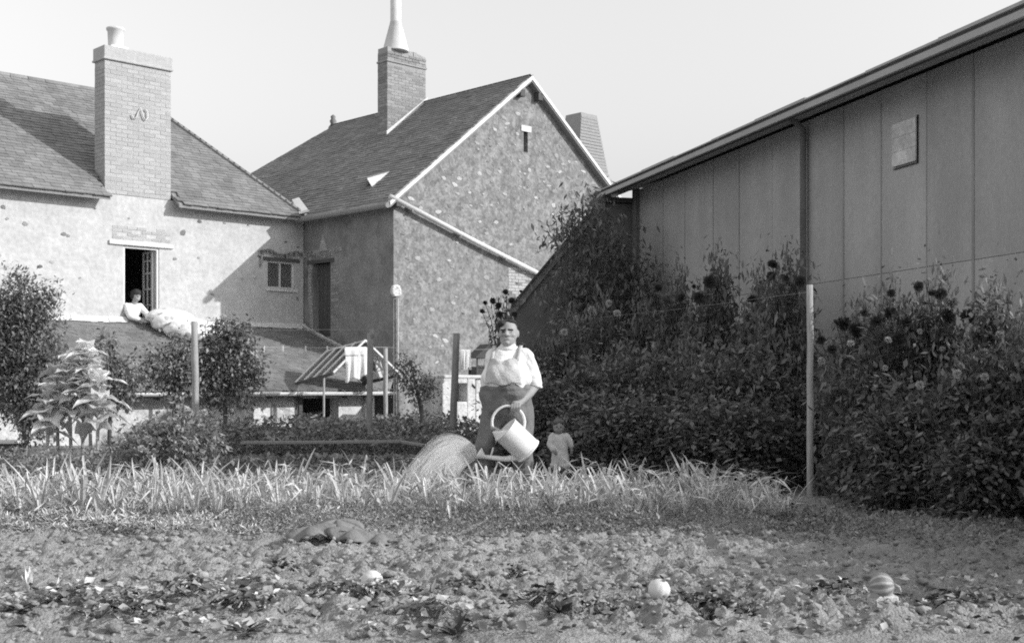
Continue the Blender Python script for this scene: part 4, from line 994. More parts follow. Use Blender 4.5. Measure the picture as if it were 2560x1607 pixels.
# ------------------------------------------------------------------ trees and shrubs
def branchy(o, pts, mt='bark'):
    m = MB()
    for path, r in pts: m.tube(path, r, 7)
    m.obj('trunk', M[mt], o, True)
def tree(name, loc, trunk, blobs, mt, per, size, label, cat, seed, aspect=.5, droop=.3, clump=8, shell=.45, group=None):
    o = empty(name, loc); tag(o, label, cat, group); branchy(o, trunk); rq = random.Random(seed); more = []
    for c, r_ in blobs:     # smaller sprigs break up the outline
        for _ in range(5):
            v = Vector((rq.gauss(0, 1), rq.gauss(0, .6), rq.gauss(0, 1))).normalized(); k = rq.uniform(.22, .45); more.append((tuple(Vector(c) + Vector((v.x * r_[0], v.y * r_[1], v.z * r_[2])) * rq.uniform(.8, 1.25)), (r_[0] * k, r_[1] * k, r_[2] * k)))
    blobs = [(c, tuple(q * .82 for q in r_)) for c, r_ in blobs] + more
    link('crown', leaf_cloud('crown', M[mt], blobs, per, size, seed, aspect, droop, shell, clump=clump), o)
    return o
# long-leaved tree climbing at the annex
ty = 19.6; tb = P(1530, HY, ty); tb.z = float(ground_z(0, ty))
def rel(px, py, r, ry=None): p = P(px, py, ty) - tb; k = r / FPX * ty; return ((p.x, rnd.uniform(-.12, .12), p.z), (k, (ry or r) / FPX * ty, k * .9))
bl = [rel(1475, 505, 28), rel(1452, 545, 40), rel(1430, 585, 42), rel(1408, 575, 28), rel(1490, 560, 30), rel(1450, 620, 40), rel(1500, 640, 55), rel(1560, 690, 65), rel(1450, 710, 62), rel(1400, 730, 36), rel(1590, 760, 60), rel(1500, 770, 80), rel(1430, 800, 60), rel(1600, 830, 70), rel(1520, 880, 90), rel(1440, 900, 70), rel(1600, 930, 70), rel(1520, 980, 90), rel(1612, 690, 30), rel(1560, 620, 36)]
top = P(1470, 520, ty) - tb
tree('peach_tree', tb, [([(0, 0, -.1), (-.05, 0, 1.0), (-.15, 0, 2.0), (top.x * .8, 0, top.z * .85), top], [.06, .05, .04, .025, .01]), ([(-.05, 0, 1.0), (.2, 0, 1.7), (.35, .05, 2.3)], [.035, .025, .01]), ([(-.1, 0, 1.5), (-.4, 0, 2.1), (-.6, 0, 2.4)], [.03, .02, .01])],
     bl, 'leaf_dahlia', 2600, (.08, .17), 'long-leaved tree growing up the dark outbuilding beside the barn', 'tree', 21, .3, .9, 6, .2)
# dense bush at the left edge
by_ = 15.2; bb = P(60, HY, by_); bb.z = 0
def relb(px, py, r, yy=0, fl=.9): p = P(px, py, by_) - bb; k = r / FPX * by_; return ((p.x, yy, p.z), (k, k, k * fl))
bl = [relb(70, 735, 45), relb(20, 745, 45), relb(110, 750, 36), relb(125, 725, 22), relb(45, 700, 22), relb(60, 800, 70), relb(-10, 800, 70), relb(120, 830, 45), relb(40, 870, 85), relb(120, 900, 60), relb(-30, 900, 80), relb(60, 950, 90), relb(140, 960, 50), relb(80, 1020, 70), relb(100, 1070, 55), relb(30, 1010, 50)]
tree('dense_bush', bb, [([(0, 0, 0), (.03, 0, .6), (0, 0, 1.3), (.02, 0, 2.0)], [.05, .045, .03, .01]), ([(0, 0, .5), (-.3, 0, 1.2), (-.35, 0, 1.7)], [.03, .02, .01]), ([(0, 0, .4), (.25, 0, 1.0), (.3, 0, 1.8)], [.03, .02, .01])],
     bl, 'leaf_bush', 15000, (.04, .08), 'tall dense dark bush at the left picture edge', 'bush', 22, .45, .1, 7, .35)
def fruit_tree(px, Y, blobs, label, seed, mt='leaf_pear'):
    b_ = P(px, HY, Y); b_.z = float(ground_z(0, Y)); f = []
    for (x, y, r) in blobs:
        p = P(x, y, Y) - b_; k = r / FPX * Y; f.append(((p.x, 0, p.z), (k, k * .9, k)))
    tz = f[0][0][2]
    tree('fruit_tree', b_, [([(0, 0, -.1), (.03, 0, tz * .5), (f[0][0][0] * .6, 0, tz)], [.035, .03, .012]), ([(.02, 0, tz * .35), (f[1][0][0] * .6, 0, f[1][0][2])], [.022, .008]), ([(.02, 0, tz * .4), (f[2][0][0] * .6, 0, f[2][0][2])], [.02, .008])], f, mt, 9500, (.05, .095), label, 'tree', seed, .55, .5, 6, .3, 'small fruit trees')
fruit_tree(432, 18.6, [(435, 880, 36), (395, 920, 40), (460, 905, 40), (450, 872, 28), (470, 945, 38), (425, 950, 40), (445, 990, 36), (380, 930, 26)], 'small leafy fruit tree just left of the tall sunlit post', 31)
fruit_tree(560, 18.9, [(570, 850, 46), (530, 870, 40), (610, 870, 42), (540, 920, 46), (600, 920, 48), (628, 940, 26), (505, 880, 34), (500, 935, 38), (640, 905, 24), (592, 838, 32), (545, 832, 28), (560, 970, 46), (520, 985, 34), (600, 985, 34), (560, 835, 30)], 'broad leafy fruit tree between the tall sunlit post and the clothes line post', 32)
fruit_tree(272, 18.2, [(275, 850, 22), (262, 880, 26), (300, 900, 24), (330, 930, 34), (290, 950, 34), (310, 985, 40), (275, 1000, 40)], 'thin sapling behind the tall cabbages', 33)
fruit_tree(1050, 22.0, [(1018, 925, 24), (1025, 950, 26), (1010, 905, 14), (1045, 965, 20), (1068, 955, 16), (1080, 975, 14), (1040, 985, 14)], 'thin young shrub before the gable right of the glass frame', 34, 'leaf_bush')

# ------------------------------------------------------------------ tall cabbages with big pale leaves
def big_leaf_mesh(seed):
    rs_ = random.Random(seed); n, k = 16, 9; pts = []; ph = rs_.uniform(0, 6)
    for i in range(n):
        t = i / (n - 1); w = .46 * math.sin(math.pi * min(1, .08 + t * .92) ** .8) * (1 + .08 * math.sin(t * 14 + ph)); row = []
        for j in range(k):
            s = j / (k - 1) * 2 - 1; row.append((t - .22 * t * t, s * w, .12 * s * s + .09 * math.sin(t * 13 + s * 3 + ph) * abs(s) + .05 * math.sin(t * 21 + ph * 2) * abs(s) - 1.15 * t ** 2.0 + .25 * t + .06 * math.sin(8 * t) * abs(s)))
        pts.append(row)
    return MB().grid(pts).mesh('leaf', M['leaf_big'], True)
BLF = [big_leaf_mesh(i) for i in range(5)]
def tall_cabbage(px, Y, h, nleaf, label, seed, lmin=.17, lmax=.32):
    rs_ = random.Random(seed); b_ = P(px, HY, Y); b_.z = 0; o = empty('tall_cabbage', b_); tag(o, label, 'cabbage', 'tall cabbages'); lean = rs_.uniform(-.06, .06)
    MB().tube([(0, 0, -.02), (lean * .3, 0, h * .4), (lean, 0, h * .95)], [.024, .02, .014], 8).obj('stalk', M['stalk_pale'], o, True)
    for i in range(nleaf):
        t = i / nleaf; z = h * (.44 + .56 * t); a_ = i * 2.4 + rs_.uniform(-.4, .4); ln = rs_.uniform(lmin, lmax) * (1.1 - .3 * t)
        link('leaf', rs_.choice(BLF), o, (lean * z / h, 0, z), (rs_.uniform(-.3, .3), -rs_.uniform(.25, .8) - t * .35, a_), (ln, ln, ln))
    return o
tall_cabbage(228, 14.4, 1.48, 24, 'tallest cabbage with two bare pale stalks showing, nearest the fruit trees', 1)
tall_cabbage(205, 14.5, 1.54, 24, 'tall cabbage second from the fruit trees', 2)
tall_cabbage(178, 14.4, 1.40, 22, 'tall cabbage in the middle of the pale-leaved group', 3)
tall_cabbage(146, 14.5, 1.25, 20, 'tall cabbage next to the dense dark bush', 4)
tall_cabbage(118, 14.3, 1.0, 16, 'shortest tall cabbage against the dense dark bush', 5, .2, .32)
tall_cabbage(242, 14.2, 1.15, 16, 'cabbage with low drooping pale leaves at the right of the group', 6, .24, .38)

# ------------------------------------------------------------------ flowering plants and low beds on the left
def low_plant(px, Y, w, h, flowers, label, seed, mt='leaf_bean', cat='flowering plant'):
    b_ = P(px, HY, Y); b_.z = 0; o = empty('flowering_plant', b_); tag(o, label, cat, 'flowering plants left of the bean bed'); rs_ = random.Random(seed)
    bl_ = [((rs_.uniform(-w, w) * .5, rs_.uniform(-.15, .15), h * rs_.uniform(.3, .75)), (w * .55, .25, h * .32)) for _ in range(5)]
    link('foliage', leaf_cloud('foliage', M[mt], bl_, 6500, (.04, .08), seed, .5, .2, .2, clump=6), o)
    MB().tube([(0, 0, 0), (.02, 0, h * .5), (0, 0, h * .9)], [.012, .01, .005], 5).obj('stem', M['stem_green'], o)
    for fx, fy, dia in flowers:
        p = P(fx, fy, Y - .48) - b_; link('flower', FL['pale'][rs_.randint(0, 1)], o, p, (rs_.uniform(.3, 1.2), rs_.uniform(-.5, .5), 0), dia / 2 / FPX * Y * 1.35)
    return o
low_plant(372, 11.9, .27, .66, [(372, 1095, 14), (385, 1124, 10), (353, 1121, 16), (366, 1125, 12), (335, 1090, 10)], 'flowering plant with a row of white heads at its foot below the cabbages', 51)
low_plant(430, 12.0, .27, .76, [(410, 1058, 16), (395, 1030, 12), (445, 1068, 12)], 'bushy plant with scattered white heads in the middle of the left bed', 52)
low_plant(490, 12.1, .25, .76, [(472, 1030, 18), (505, 1066, 16), (478, 1105, 12), (482, 1110, 12), (512, 1030, 14)], 'plant with white heads just below the tall sunlit post', 53)
low_plant(318, 12.3, .27, .6, [], 'flowerless leafy plant behind the white-headed ones', 54, cat='leafy plant')

rs_np = np.random.RandomState(5)
def strip_foliage(name, mt, x0, x1, y0, y1, hfun, n, size, seed, label, cat, kind='stuff', aspect=.5, zlow=0.0):
    r = np.random.RandomState(seed); x = r.uniform(x0, x1, n); y = r.uniform(y0, y1, n); H = hfun(x, y); z = H * (zlow + (1 - zlow) * r.uniform(0, 1, n) ** .6)
    keep = H > .015; x, y, z = x[keep], y[keep], z[keep]; k = len(x); C = np.stack([x, y, z + ground_z(x, y)], 1)
    D = rand_dirs(r, k, -.3, .9); U = np.array([[0, 0, 1.]]) + rand_dirs(r, k) * .5; L = r.uniform(size[0], size[1], k)
    V, F = leaves_np(C, D, U, L, L * aspect * r.uniform(.7, 1.2, k)); o = link(name, mesh_np(name, V, [F], M[mt]))
    return tag(o, label, cat, kind=kind)
strip_foliage('low_foliage', 'leaf_bean', -6.6, -3.6, 12.6, 14.3, lambda x, y: .34 * vnoise(x * 3, y * 3, 8) + .05, 9000, (.03, .07), 61, 'low leafy ground cover in front of the cabbages', 'ground cover')
strip_foliage('weedy_grass', 'grass_dark', -5.0, 2.4, 11.5, 15.0, lambda x, y: .16 * vnoise(x * 2, y * 2, 9) + .01, 9000, (.03, .08), 62, 'dark low weeds in the barn shadow behind the onions', 'weeds', aspect=.25)
def bean_row(px0, px1, Y, depth, h, n, label, seed):
    x0, x1 = P(px0, 0, Y).x, P(px1, 0, Y).x
    o = strip_foliage('bean_row', 'leaf_bean', x0, x1, Y - depth / 2, Y + depth / 2, lambda x, y: h * (.75 + .5 * (vnoise(x * 2.2, y * 2.2, seed) - .3)) * np.sqrt(np.maximum(0.05, 1 - ((y - Y) / (depth / 2)) ** 2)), n, (.05, .10), seed, label, 'bean row', kind='stuff', aspect=.65)
    o['group'] = 'bean rows'; return o
bean_row(500, 1240, 15.4, .7, .15, 1800, 'nearest low bean row in the shade behind the spray', 71)
bean_row(470, 1250, 16.9, .9, .50, 5200, 'middle bean row in shade', 72)
bean_row(520, 1270, 18.3, 1.1, .58, 6500, 'farthest shaded bean row, tallest of the dark ones', 73)
bean_row(745, 1135, 22.75, .8, .56, 4200, 'sunlit leafy row before the gable foot, its leaves bright', 75)
bean_row(560, 750, 22.75, .6, .30, 1500, 'low sunlit leafy row before the white shed wall', 76)
bean_row(330, 520, 16.9, .9, .62, 1600, 'short leafy row below the left fruit tree', 74)

# ------------------------------------------------------------------ onions
def onion_mesh(seed, dry=False):
    rs_ = random.Random(seed); m = MB(); nl = rs_.randint(10, 15)
    for i in range(nl):
        a_ = rs_.uniform(0, 6.28); ln = rs_.uniform(.26, .60); ph = rs_.uniform(.03, .8); kink = rs_.random() < (.85 if dry else .68); kt = rs_.uniform(.4, .8); ka = rs_.uniform(1.2, 2.4); n = 9; w = rs_.uniform(.011, .024)
        p = Vector((.012 * math.cos(a_), .012 * math.sin(a_), .03)); rows = []; tw = rs_.uniform(-.5, .5)
        for k in range(n):
            t = k / (n - 1); ang = ph + .6 * t + (ka if kink and t > kt else 0) + rs_.uniform(-.06, .06); az = a_ + tw * t; dr = Vector((math.cos(az) * math.sin(ang), math.sin(az) * math.sin(ang), math.cos(ang)))
            side = Vector((-math.sin(az), math.cos(az), 0)); ww = w * (1 - t ** 2.4) + .001; nrm = side.cross(dr) * ww * .7; rows.append([p - side * ww, p + nrm, p + side * ww]); p = p + dr * ln / (n - 1); p.z = max(.015, p.z)
        m.grid(rows)
    m.tube([(0, 0, -.02), (0, 0, .05), (0, 0, .12)], [.02, .017, .012], 7)
    return m.mesh('onion_plant', M['leaf_dry'] if dry else M['leaf_onion'])
ON = [onion_mesh(i) for i in range(9)] + [onion_mesh(30 + i, True) for i in range(4)]
ro = random.Random(99); rows_y = (9.55, 9.95, 10.4, 10.85, 11.25)
lab = {0: 'onion plant in the front row of the onion bed', 1: 'onion plant in the second row of the onion bed', 2: 'onion plant in the middle row of the onion bed', 3: 'onion plant in the fourth row of the onion bed', 4: 'onion plant in the back row of the onion bed'}
for r, Y in enumerate(rows_y):
    x = P(-330, 0, Y).x
    while x < P(1990 - r * 12, 0, Y).x:
        xx = x + ro.uniform(-.03, .03); yy = Y + ro.uniform(-.12, .12) + (.25 * (float(vnoise(x * 1.7, 3.3, 21)) - .5) if r == 0 else 0); px = 1280 + xx / yy * FPX
        sc = ro.uniform(.55, .95) * (.75 if px > 1850 else 1); dry = ro.random() < (.55 if px < 900 else .15)
        if not (1150 < px < 1340 and r == 4):
            o = link('onion_plant', ON[9 + ro.randint(0, 3)] if dry else ON[ro.randint(0, 8)], None, (xx, yy, float(soil_h(xx, yy))), (0, 0, ro.uniform(0, 6.28)), sc); tag(o, lab[r], 'onion plant', lab[r].replace('onion plant in', 'onions in'))
        x += ro.uniform(.125, .17)

# broken and fallen blades tangled between the plants
def tangle():
    r = np.random.RandomState(66); n = 5200; x = r.uniform(-5.4, 2.3, n); y = r.uniform(9.35, 11.4, n); z = .02 + .26 * r.uniform(0, 1, n) ** 1.3 * (.5 + vnoise(x * 3, y * 3, 31)); k = x / y * FPX + 1280 < 1990; x, y, z = x[k], y[k], z[k]; n = len(x)
    D = rand_dirs(r, n, -.45, .55); L = r.uniform(.06, .22, n); V, F = leaves_np(np.stack([x, y, z], 1), D, np.tile([[0, 0, 1.]], (n, 1)) + .7 * rand_dirs(r, n), L, r.uniform(.008, .022, n), .6, .2)
    V[:, 2] = np.maximum(V[:, 2], .01); tag(link('fallen_blades', mesh_np('fallen_blades', V, [F], M['leaf_dry'])), 'tangle of bent and fallen onion leaves within the bed', 'onion leaves', kind='stuff')
tangle()
# ------------------------------------------------------------------ weeds, litter and clods of the near soil
strip_foliage('bed_weeds', 'leaf_weed', -2.0, 2.7, 8.35, 9.5, lambda x, y: np.maximum(0, .26 * vnoise(x * 2.6, y * 4, 11) - .03) * smooth(8.3, 8.6, y), 17000, (.014, .038), 81, 'low feathery weeds at the foot of the onions, middle and right', 'weeds')
strip_foliage('dry_weeds', 'leaf_dry', -4.6, -.9, 8.45, 9.5, lambda x, y: np.maximum(0, .24 * vnoise(x * 3, y * 4, 12) - .03), 9000, (.02, .07), 82, 'tangle of pale dry weeds at the foot of the onions on the left', 'weeds', aspect=.22)
strip_foliage('dark_weeds', 'leaf_weed_dark', -4.4, 3.2, 8.5, 9.35, lambda x, y: np.maximum(0, .55 * (vnoise(x * 1.9, y * 2.4, 13) - .62)), 9000, (.015, .04), 83, 'dark weed tufts scattered at the foot of the onions', 'weeds')
strip_foliage('corner_weeds', 'leaf_weed', 1.8, 3.8, 7.9, 9.6, lambda x, y: np.maximum(0, .16 * vnoise(x * 3, y * 4, 14) - .03), 5000, (.015, .045), 84, 'low weeds on the shaded soil before the right-hand dahlias', 'weeds')
def litter(name, mt, n, x0, x1, y0, y1, size, seed, label, thr=.45, zoff=.012, freq=1.6, lift=.25):
    r = np.random.RandomState(seed); x = r.uniform(x0, x1, n); y = r.uniform(y0, y1, n); k = vnoise(x * freq, y * freq * 1.5, seed) > thr
    x, y = x[k], y[k]; z = soil_h(x, y) + zoff; C = np.stack([x, y, z], 1); n = len(x)
    D = rand_dirs(r, n, -.05, lift); U = np.array([[0, 0, 1.]]) + rand_dirs(r, n) * .8; L = r.uniform(size[0], size[1], n)
    V, F = leaves_np(C, D, U, L, L * r.uniform(.4, .9, n), .6, .25); tag(link(name, mesh_np(name, V, [F], M[mt])), label, 'leaf litter', kind='stuff')
litter('leaf_litter', 'leaf_dry', 1000, -2.9, 2.9, 5.35, 6.5, (.025, .07), 91, 'pale withered squash leaves strewn along the foreground', .5, .015, 1.3, .6)
litter('leaf_litter', 'leaf_weed', 1300, -2.9, 2.9, 5.25, 6.5, (.02, .06), 92, 'greyish wilted squash leaves along the foreground', .52, .03, 1.3, .8)
litter('leaf_litter', 'leaf_weed_dark', 420, -2.7, 2.9, 5.2, 6.3, (.02, .055), 93, 'dark decayed leaves along the foreground', .58, .02, 1.3, .7)
litter('seedlings', 'leaf_weed', 2600, -4.3, 4.3, 6.3, 8.7, (.012, .035), 94, 'tiny grey seedlings sprinkled over the open soil', .35, .01, 2.5, .7)
def clods():
    r = np.random.RandomState(17); base = []; 
    import bmesh
    bm = bmesh.new(); bmesh.ops.create_icosphere(bm, subdivisions=1, radius=1); bv = np.array([v.co[:] for v in bm.verts]); bf = np.array([[v.index for v in f.verts] for f in bm.faces]); bm.free()
    n = 6500; y = r.uniform(4.5, 9.3, n); x = r.uniform(-1, 1, n) * (.43 * y); keep = (y > 5.35) | (r.uniform(0, 1, n) < .12); x, y = x[keep], y[keep]; n = len(x)
    s = r.uniform(.005, .021, n) * (r.uniform(0, 1, n) ** 2 * .8 + .7); V = bv[None] * (1 + r.uniform(-.45, .45, (n, len(bv), 1))) * np.stack([s * r.uniform(.8, 1.5, n), s * r.uniform(.8, 1.4, n), s * .75], 1)[:, None]
    V = V + np.stack([x, y, soil_h(x, y) + s * .25], 1)[:, None]; F = bf[None] + (np.arange(n) * len(bv))[:, None, None]
    tag(link('soil_clods', mesh_np('soil_clods', V.reshape(-1, 3), [F.reshape(-1, 3)], M['clod'], False)), 'loose clods strewn over the turned soil', 'clods', kind='stuff')
clods()
# upright weeds in the foreground
def spiky(px, py, n, ln, mt, label, seed, flat=.25, aspect=.22, name='spiky_weed'):
    g_ = gsp(px, py); r = np.random.RandomState(seed); D = rand_dirs(r, n, flat * .2, flat + .5); C = D * .01; L = r.uniform(ln * .6, ln, n)
    V, F = leaves_np(C, D, np.tile([[0, 0, 1.]], (n, 1)) + rand_dirs(r, n) * .3, L, L * aspect, .5, .18)
    o = empty(name, (g_.x, g_.y, float(soil_h(g_.x, g_.y)) - .005)); tag(o, label, 'weed', 'upright weeds in the foreground'); link('leaves', mesh_np('leaves', V, [F], M[mt]), o)
    MB().tube([(0, 0, -.01), (0, 0, .03)], [.008, .005], 5).obj('stem', M['stem_green'], o)
spiky(612, 1568, 16, .14, 'leaf_weed_dark', 'dark star-shaped weed low left of centre on the bare soil', 1)
spiky(1140, 1566, 22, .13, 'leaf_weed_dark', 'dark bushy weed with narrow leaves below the leaf litter', 2, .6)
spiky(45, 1535, 26, .09, 'leaf_weed_dark', 'dark low weed tuft near the left picture edge', 3, .2, .4)
spiky(250, 1540, 16, .10, 'leaf_weed', 'grey weed right of the dark left-edge tuft', 4, .4, .35)
spiky(1075, 1500, 14, .10, 'leaf_weed', 'grey upright weed in the litter below the tiny gourd', 5, .7)
spiky(1400, 1535, 18, .10, 'leaf_weed_dark', 'dark weed beside the shaded squash in mid foreground', 6, .3, .4)
spiky(1760, 1530, 18, .10, 'leaf_weed_dark', 'dark weed right of the small round squash', 7, .2, .4)
spiky(75, 1480, 18, .14, 'leaf_dry', 'pale bleached weed at the left in the foreground', 8, .9)
spiky(140, 1500, 16, .14, 'leaf_dry', 'pale bleached weed second from the left edge', 9, .9)
spiky(690, 1405, 14, .08, 'leaf_weed', 'small grey weed alone on open soil left of centre', 10, .5, .4)
# wilting low squash plants in ragged rows
def vine(px, py, w, h, n, mts, size, label, seed):
    g_ = gsp(px, py); o = empty('wilting_plant', (g_.x, g_.y, float(soil_h(g_.x, g_.y)) - .01)); tag(o, label, 'squash plant', 'wilting squash plants in the foreground'); r = np.random.RandomState(seed)
    for q, mt in enumerate(mts):
        k = n // len(mts); x = r.normal(0, .45, k) * w; y = r.normal(0, .35, k) * w * .7; z = h * r.uniform(.1, 1, k) * np.exp(-(x / w) ** 2); D = rand_dirs(r, k, -.5, .6); L = r.uniform(size[0], size[1], k)
        V, F = leaves_np(np.stack([x, y, z + .012], 1), D, np.tile([[0, 0, 1.]], (k, 1)) + .8 * rand_dirs(r, k), L, L * r.uniform(.5, 1, k), .7, .3); V[:, 2] = np.maximum(V[:, 2], -.002); link('leaves', mesh_np('leaves', V, [F], M[mt]), o)
    m = MB()
    for q in range(5): a_ = r.uniform(0, 6.28); m.tube([(0, 0, .0), (.3 * w * math.cos(a_), .2 * w * math.sin(a_), h * .6), (.7 * w * math.cos(a_), .4 * w * math.sin(a_), h * .3)], [.004, .0035, .003], 5)
    m.obj('stem', M['stalk_pale'], o)
W, DK, DR = 'leaf_weed', 'leaf_weed_dark', 'leaf_dry'
for q, (px, py, w, h, n, mts, sz, lb) in enumerate((
    (840, 1500, .22, .07, 150, (W, DR, DK), (.02, .05), 'wilting plant just left below the half-hidden pale squash'), (960, 1505, .22, .07, 150, (W, DR, DK), (.02, .05), 'wilting plant right below the half-hidden pale squash'),
    (720, 1420, .14, .08, 80, (W, DK), (.02, .05), 'small wilting plant above and left of the half-hidden squash'), (1280, 1440, .12, .08, 60, (W, DK), (.02, .05), 'small wilting plant alone near the middle of the soil'),
    (1080, 1540, .2, .1, 130, (W, DR), (.02, .06), 'pale wilting plant by the dark bushy weed'), (1370, 1505, .2, .1, 140, (DK, W, DR), (.025, .06), 'dark wilting plant left of the small round squash'),
    (1500, 1525, .2, .05, 110, (W, DR, DK), (.02, .05), 'flat wilting plant between dark plant and small round squash'), (1740, 1515, .24, .08, 150, (DK, W), (.025, .06), 'dark wilting plant just right of the small round squash'),
    (1880, 1520, .24, .06, 130, (DK, W, DR), (.025, .055), 'wilting plant midway between round squash and striped melon'), (2080, 1500, .2, .06, 100, (DK, W, DR), (.02, .05), 'wilting plant just left of the striped melon'),
    (2400, 1510, .3, .07, 150, (W, DK), (.02, .055), 'wilting plant right of the striped melon'), (330, 1535, .28, .09, 170, (W, DR, DK), (.025, .06), 'broad wilting plant at lower left'), (470, 1520, .2, .08, 120, (DR, W, DK), (.02, .055), 'pale wilting plant left of the star-shaped weed'),
    (170, 1510, .2, .09, 120, (DR, W), (.02, .06), 'bleached wilting plant near the left edge'), (610, 1530, .16, .07, 90, (DK, W), (.02, .05), 'dark wilting plant behind the star-shaped weed'), (1160, 1480, .18, .07, 100, (W, DK), (.02, .05), 'wilting plant right of the tiny white gourd'))):
    vine(px, py, w, h, n, mts, sz, lb, 300 + q)
# big drooping squash leaf clump
g_ = gsp(838, 1356); o = empty('squash_plant', (g_.x, g_.y, float(soil_h(g_.x, g_.y)))); tag(o, 'clump of large limp grey leaves drooping on the soil before the onions', 'squash plant')
def limp_leaf(cx, cy, cz, r, tx, ty, seed):
    rs_ = random.Random(seed); n, k = 7, 30; ph = rs_.uniform(0, 6); rows = []
    for i in range(n):
        t = i / (n - 1); row = []
        for j in range(k + 1):
            a_ = 2 * math.pi * j / k; rr = r * t * (1 + .13 * math.cos(5 * a_ + ph) + .05 * math.cos(9 * a_)); x, y = rr * math.cos(a_) * 1.25, rr * math.sin(a_)
            z = cz + tx * x + ty * y - .42 * r * t ** 2.0 + .022 * t * math.sin(4 * a_ + ph) + .012 * math.sin(7 * a_ + 2 * ph) * t; row.append((cx + x, cy + y, max(.006, z)))
        rows.append(row)
    MB().grid(rows).obj('leaf', M['leaf_squash'], o, True, solid=.004)
limp_leaf(-.16, -.02, .13, .12, .18, .10, 1); limp_leaf(.0, .07, .16, .13, .0, .15, 2); limp_leaf(.13, -.02, .11, .13, -.22, .12, 3); limp_leaf(.30, .0, .08, .12, -.12, .12, 4); limp_leaf(.42, .05, .06, .08, .0, .1, 5)
m = MB(); m.tube([(0, .05, 0), (-.05, .03, .08), (-.11, -.01, .13)], [.008, .007, .006], 5); m.tube([(.02, .05, 0), (.03, .07, .1), (.02, .06, .16)], [.008, .007, .006], 5); m.tube([(.05, .05, 0), (.08, .0, .06), (.1, -.02, .095)], [.008, .007, .006], 5); m.obj('leaf_stalk', M['stalk_pale'], o, True)
# ------------------------------------------------------------------ people
def capsule(mb, p0, r0, p1, r1, seg=14, flat=1.0):
    p0, p1 = Vector(p0), Vector(p1); d = (p1 - p0); L = d.length; d = d / L if L > 1e-6 else Vector((0, 0, 1))
    path = []; rad = []
    for k in range(5): t = -math.pi / 2 + k * math.pi / 8; path.append(p0 + d * r0 * math.sin(t)); rad.append(max(1e-4, r0 * math.cos(t)))
    for k in range(5): t = k * math.pi / 8; path.append(p1 + d * r1 * math.sin(t)); rad.append(max(1e-4, r1 * math.cos(t)))
    # drop the duplicate of the sphere equators when very short
    mb.tube([p + d * (1e-5 * i) for i, p in enumerate(path)], rad, seg)
def ell(mb, c, r, rot=(0, 0, 0), seg=20):
    M3 = Matrix.Rotation(rot[2], 3, 'Z') @ Matrix.Rotation(rot[1], 3, 'Y') @ Matrix.Rotation(rot[0], 3, 'X'); b = len(mb.v); c = Vector(c); k = 12
    for j in range(k + 1):
        ph = math.pi * j / k
        for i in range(seg):
            t = 2 * math.pi * i / seg; s = max(1e-4, math.sin(ph)); mb.v.append(tuple(c + M3 @ Vector((r[0] * s * math.cos(t), r[1] * s * math.sin(t), r[2] * math.cos(ph)))))
    for j in range(k):
        for i in range(seg): mb.f.append((b + j * seg + i, b + (j + 1) * seg + i, b + (j + 1) * seg + (i + 1) % seg, b + j * seg + (i + 1) % seg))
    mb.f.append(tuple(b + i for i in range(seg))); mb.f.append(tuple(b + k * seg + i for i in range(seg))[::-1])
def flesh(name, mb, mt, parent, voxel=.008, smooth_it=4, wrinkle=0.0, wf=14, seed=1):
    """overlapping closed shapes -> one continuous smooth surface"""
    me = bpy.data.meshes.new(name); me.from_pydata(mb.v, [], mb.f); me.update(); t = bpy.data.objects.new('tmp_flesh', me); COL.objects.link(t)
    r = t.modifiers.new('r', 'REMESH'); r.mode = 'VOXEL'; r.voxel_size = voxel; r.use_smooth_shade = True
    s = t.modifiers.new('s', 'SMOOTH'); s.iterations = smooth_it; s.factor = .5
    dg = bpy.context.evaluated_depsgraph_get(); out = bpy.data.meshes.new_from_object(t.evaluated_get(dg)); bpy.data.objects.remove(t); out.name = name
    if wrinkle:
        n = len(out.vertices); co = np.empty(n * 3, np.float32); out.vertices.foreach_get('co', co); co = co.reshape(-1, 3); nr = np.empty(n * 3, np.float32); out.vertices.foreach_get('normal', nr); nr = nr.reshape(-1, 3)
        w = vnoise(co[:, 0] * wf + co[:, 2] * wf * .6 + 7, co[:, 2] * wf * .8 - co[:, 1] * wf * .7, seed) + .5 * vnoise(co[:, 0] * wf * 2.3 + co[:, 1] * wf, co[:, 2] * wf * 1.6, seed + 1) - .75
        co = co + nr * (w * wrinkle)[:, None]; out.vertices.foreach_set('co', co.ravel().astype(np.float32)); out.update()
    out.materials.clear(); out.materials.append(mt); out.polygons.foreach_set('use_smooth', [True] * len(out.polygons))
    return link(name, out, parent)

# ---- the gardener
MY = 11.4
man = empty('person', ((1268 - 1280) / FPX * MY, MY, float(soil_h(-.04, MY)))); man.scale = (1.05, 1.1, 1.0); tag(man, 'stout gardener in white shirt and dark trousers holding a pouring watering can', 'person')
b = MB()
ell(b, (.010, -.02, 1.525), (.081, .100, .118)); ell(b, (.002, -.048, 1.462), (.066, .072, .062)); ell(b, (.0, -.06, 1.445), (.058, .06, .05))
capsule(b, (.012, .005, 1.33), .074, (.01, -.005, 1.46), .064)
capsule(b, (-.004, -.112, 1.54), .011, (-.008, -.138, 1.502), .016); capsule(b, (-.024, -.126, 1.498), .010, (.012, -.126, 1.498), .010)
capsule(b, (-.052, -.094, 1.553), .012, (.045, -.1, 1.553), .012); ell(b, (-.045, -.08, 1.50), (.03, .025, .024)); ell(b, (.042, -.085, 1.50), (.03, .025, .024)); ell(b, (-.004, -.112, 1.428), (.024, .02, .018))
capsule(b, (-.022, -.115, 1.462), .008, (.016, -.117, 1.462), .008)
ell(b, (.093, .005, 1.515), (.013, .026, .036)); ell(b, (-.073, .005, 1.515), (.013, .026, .036))
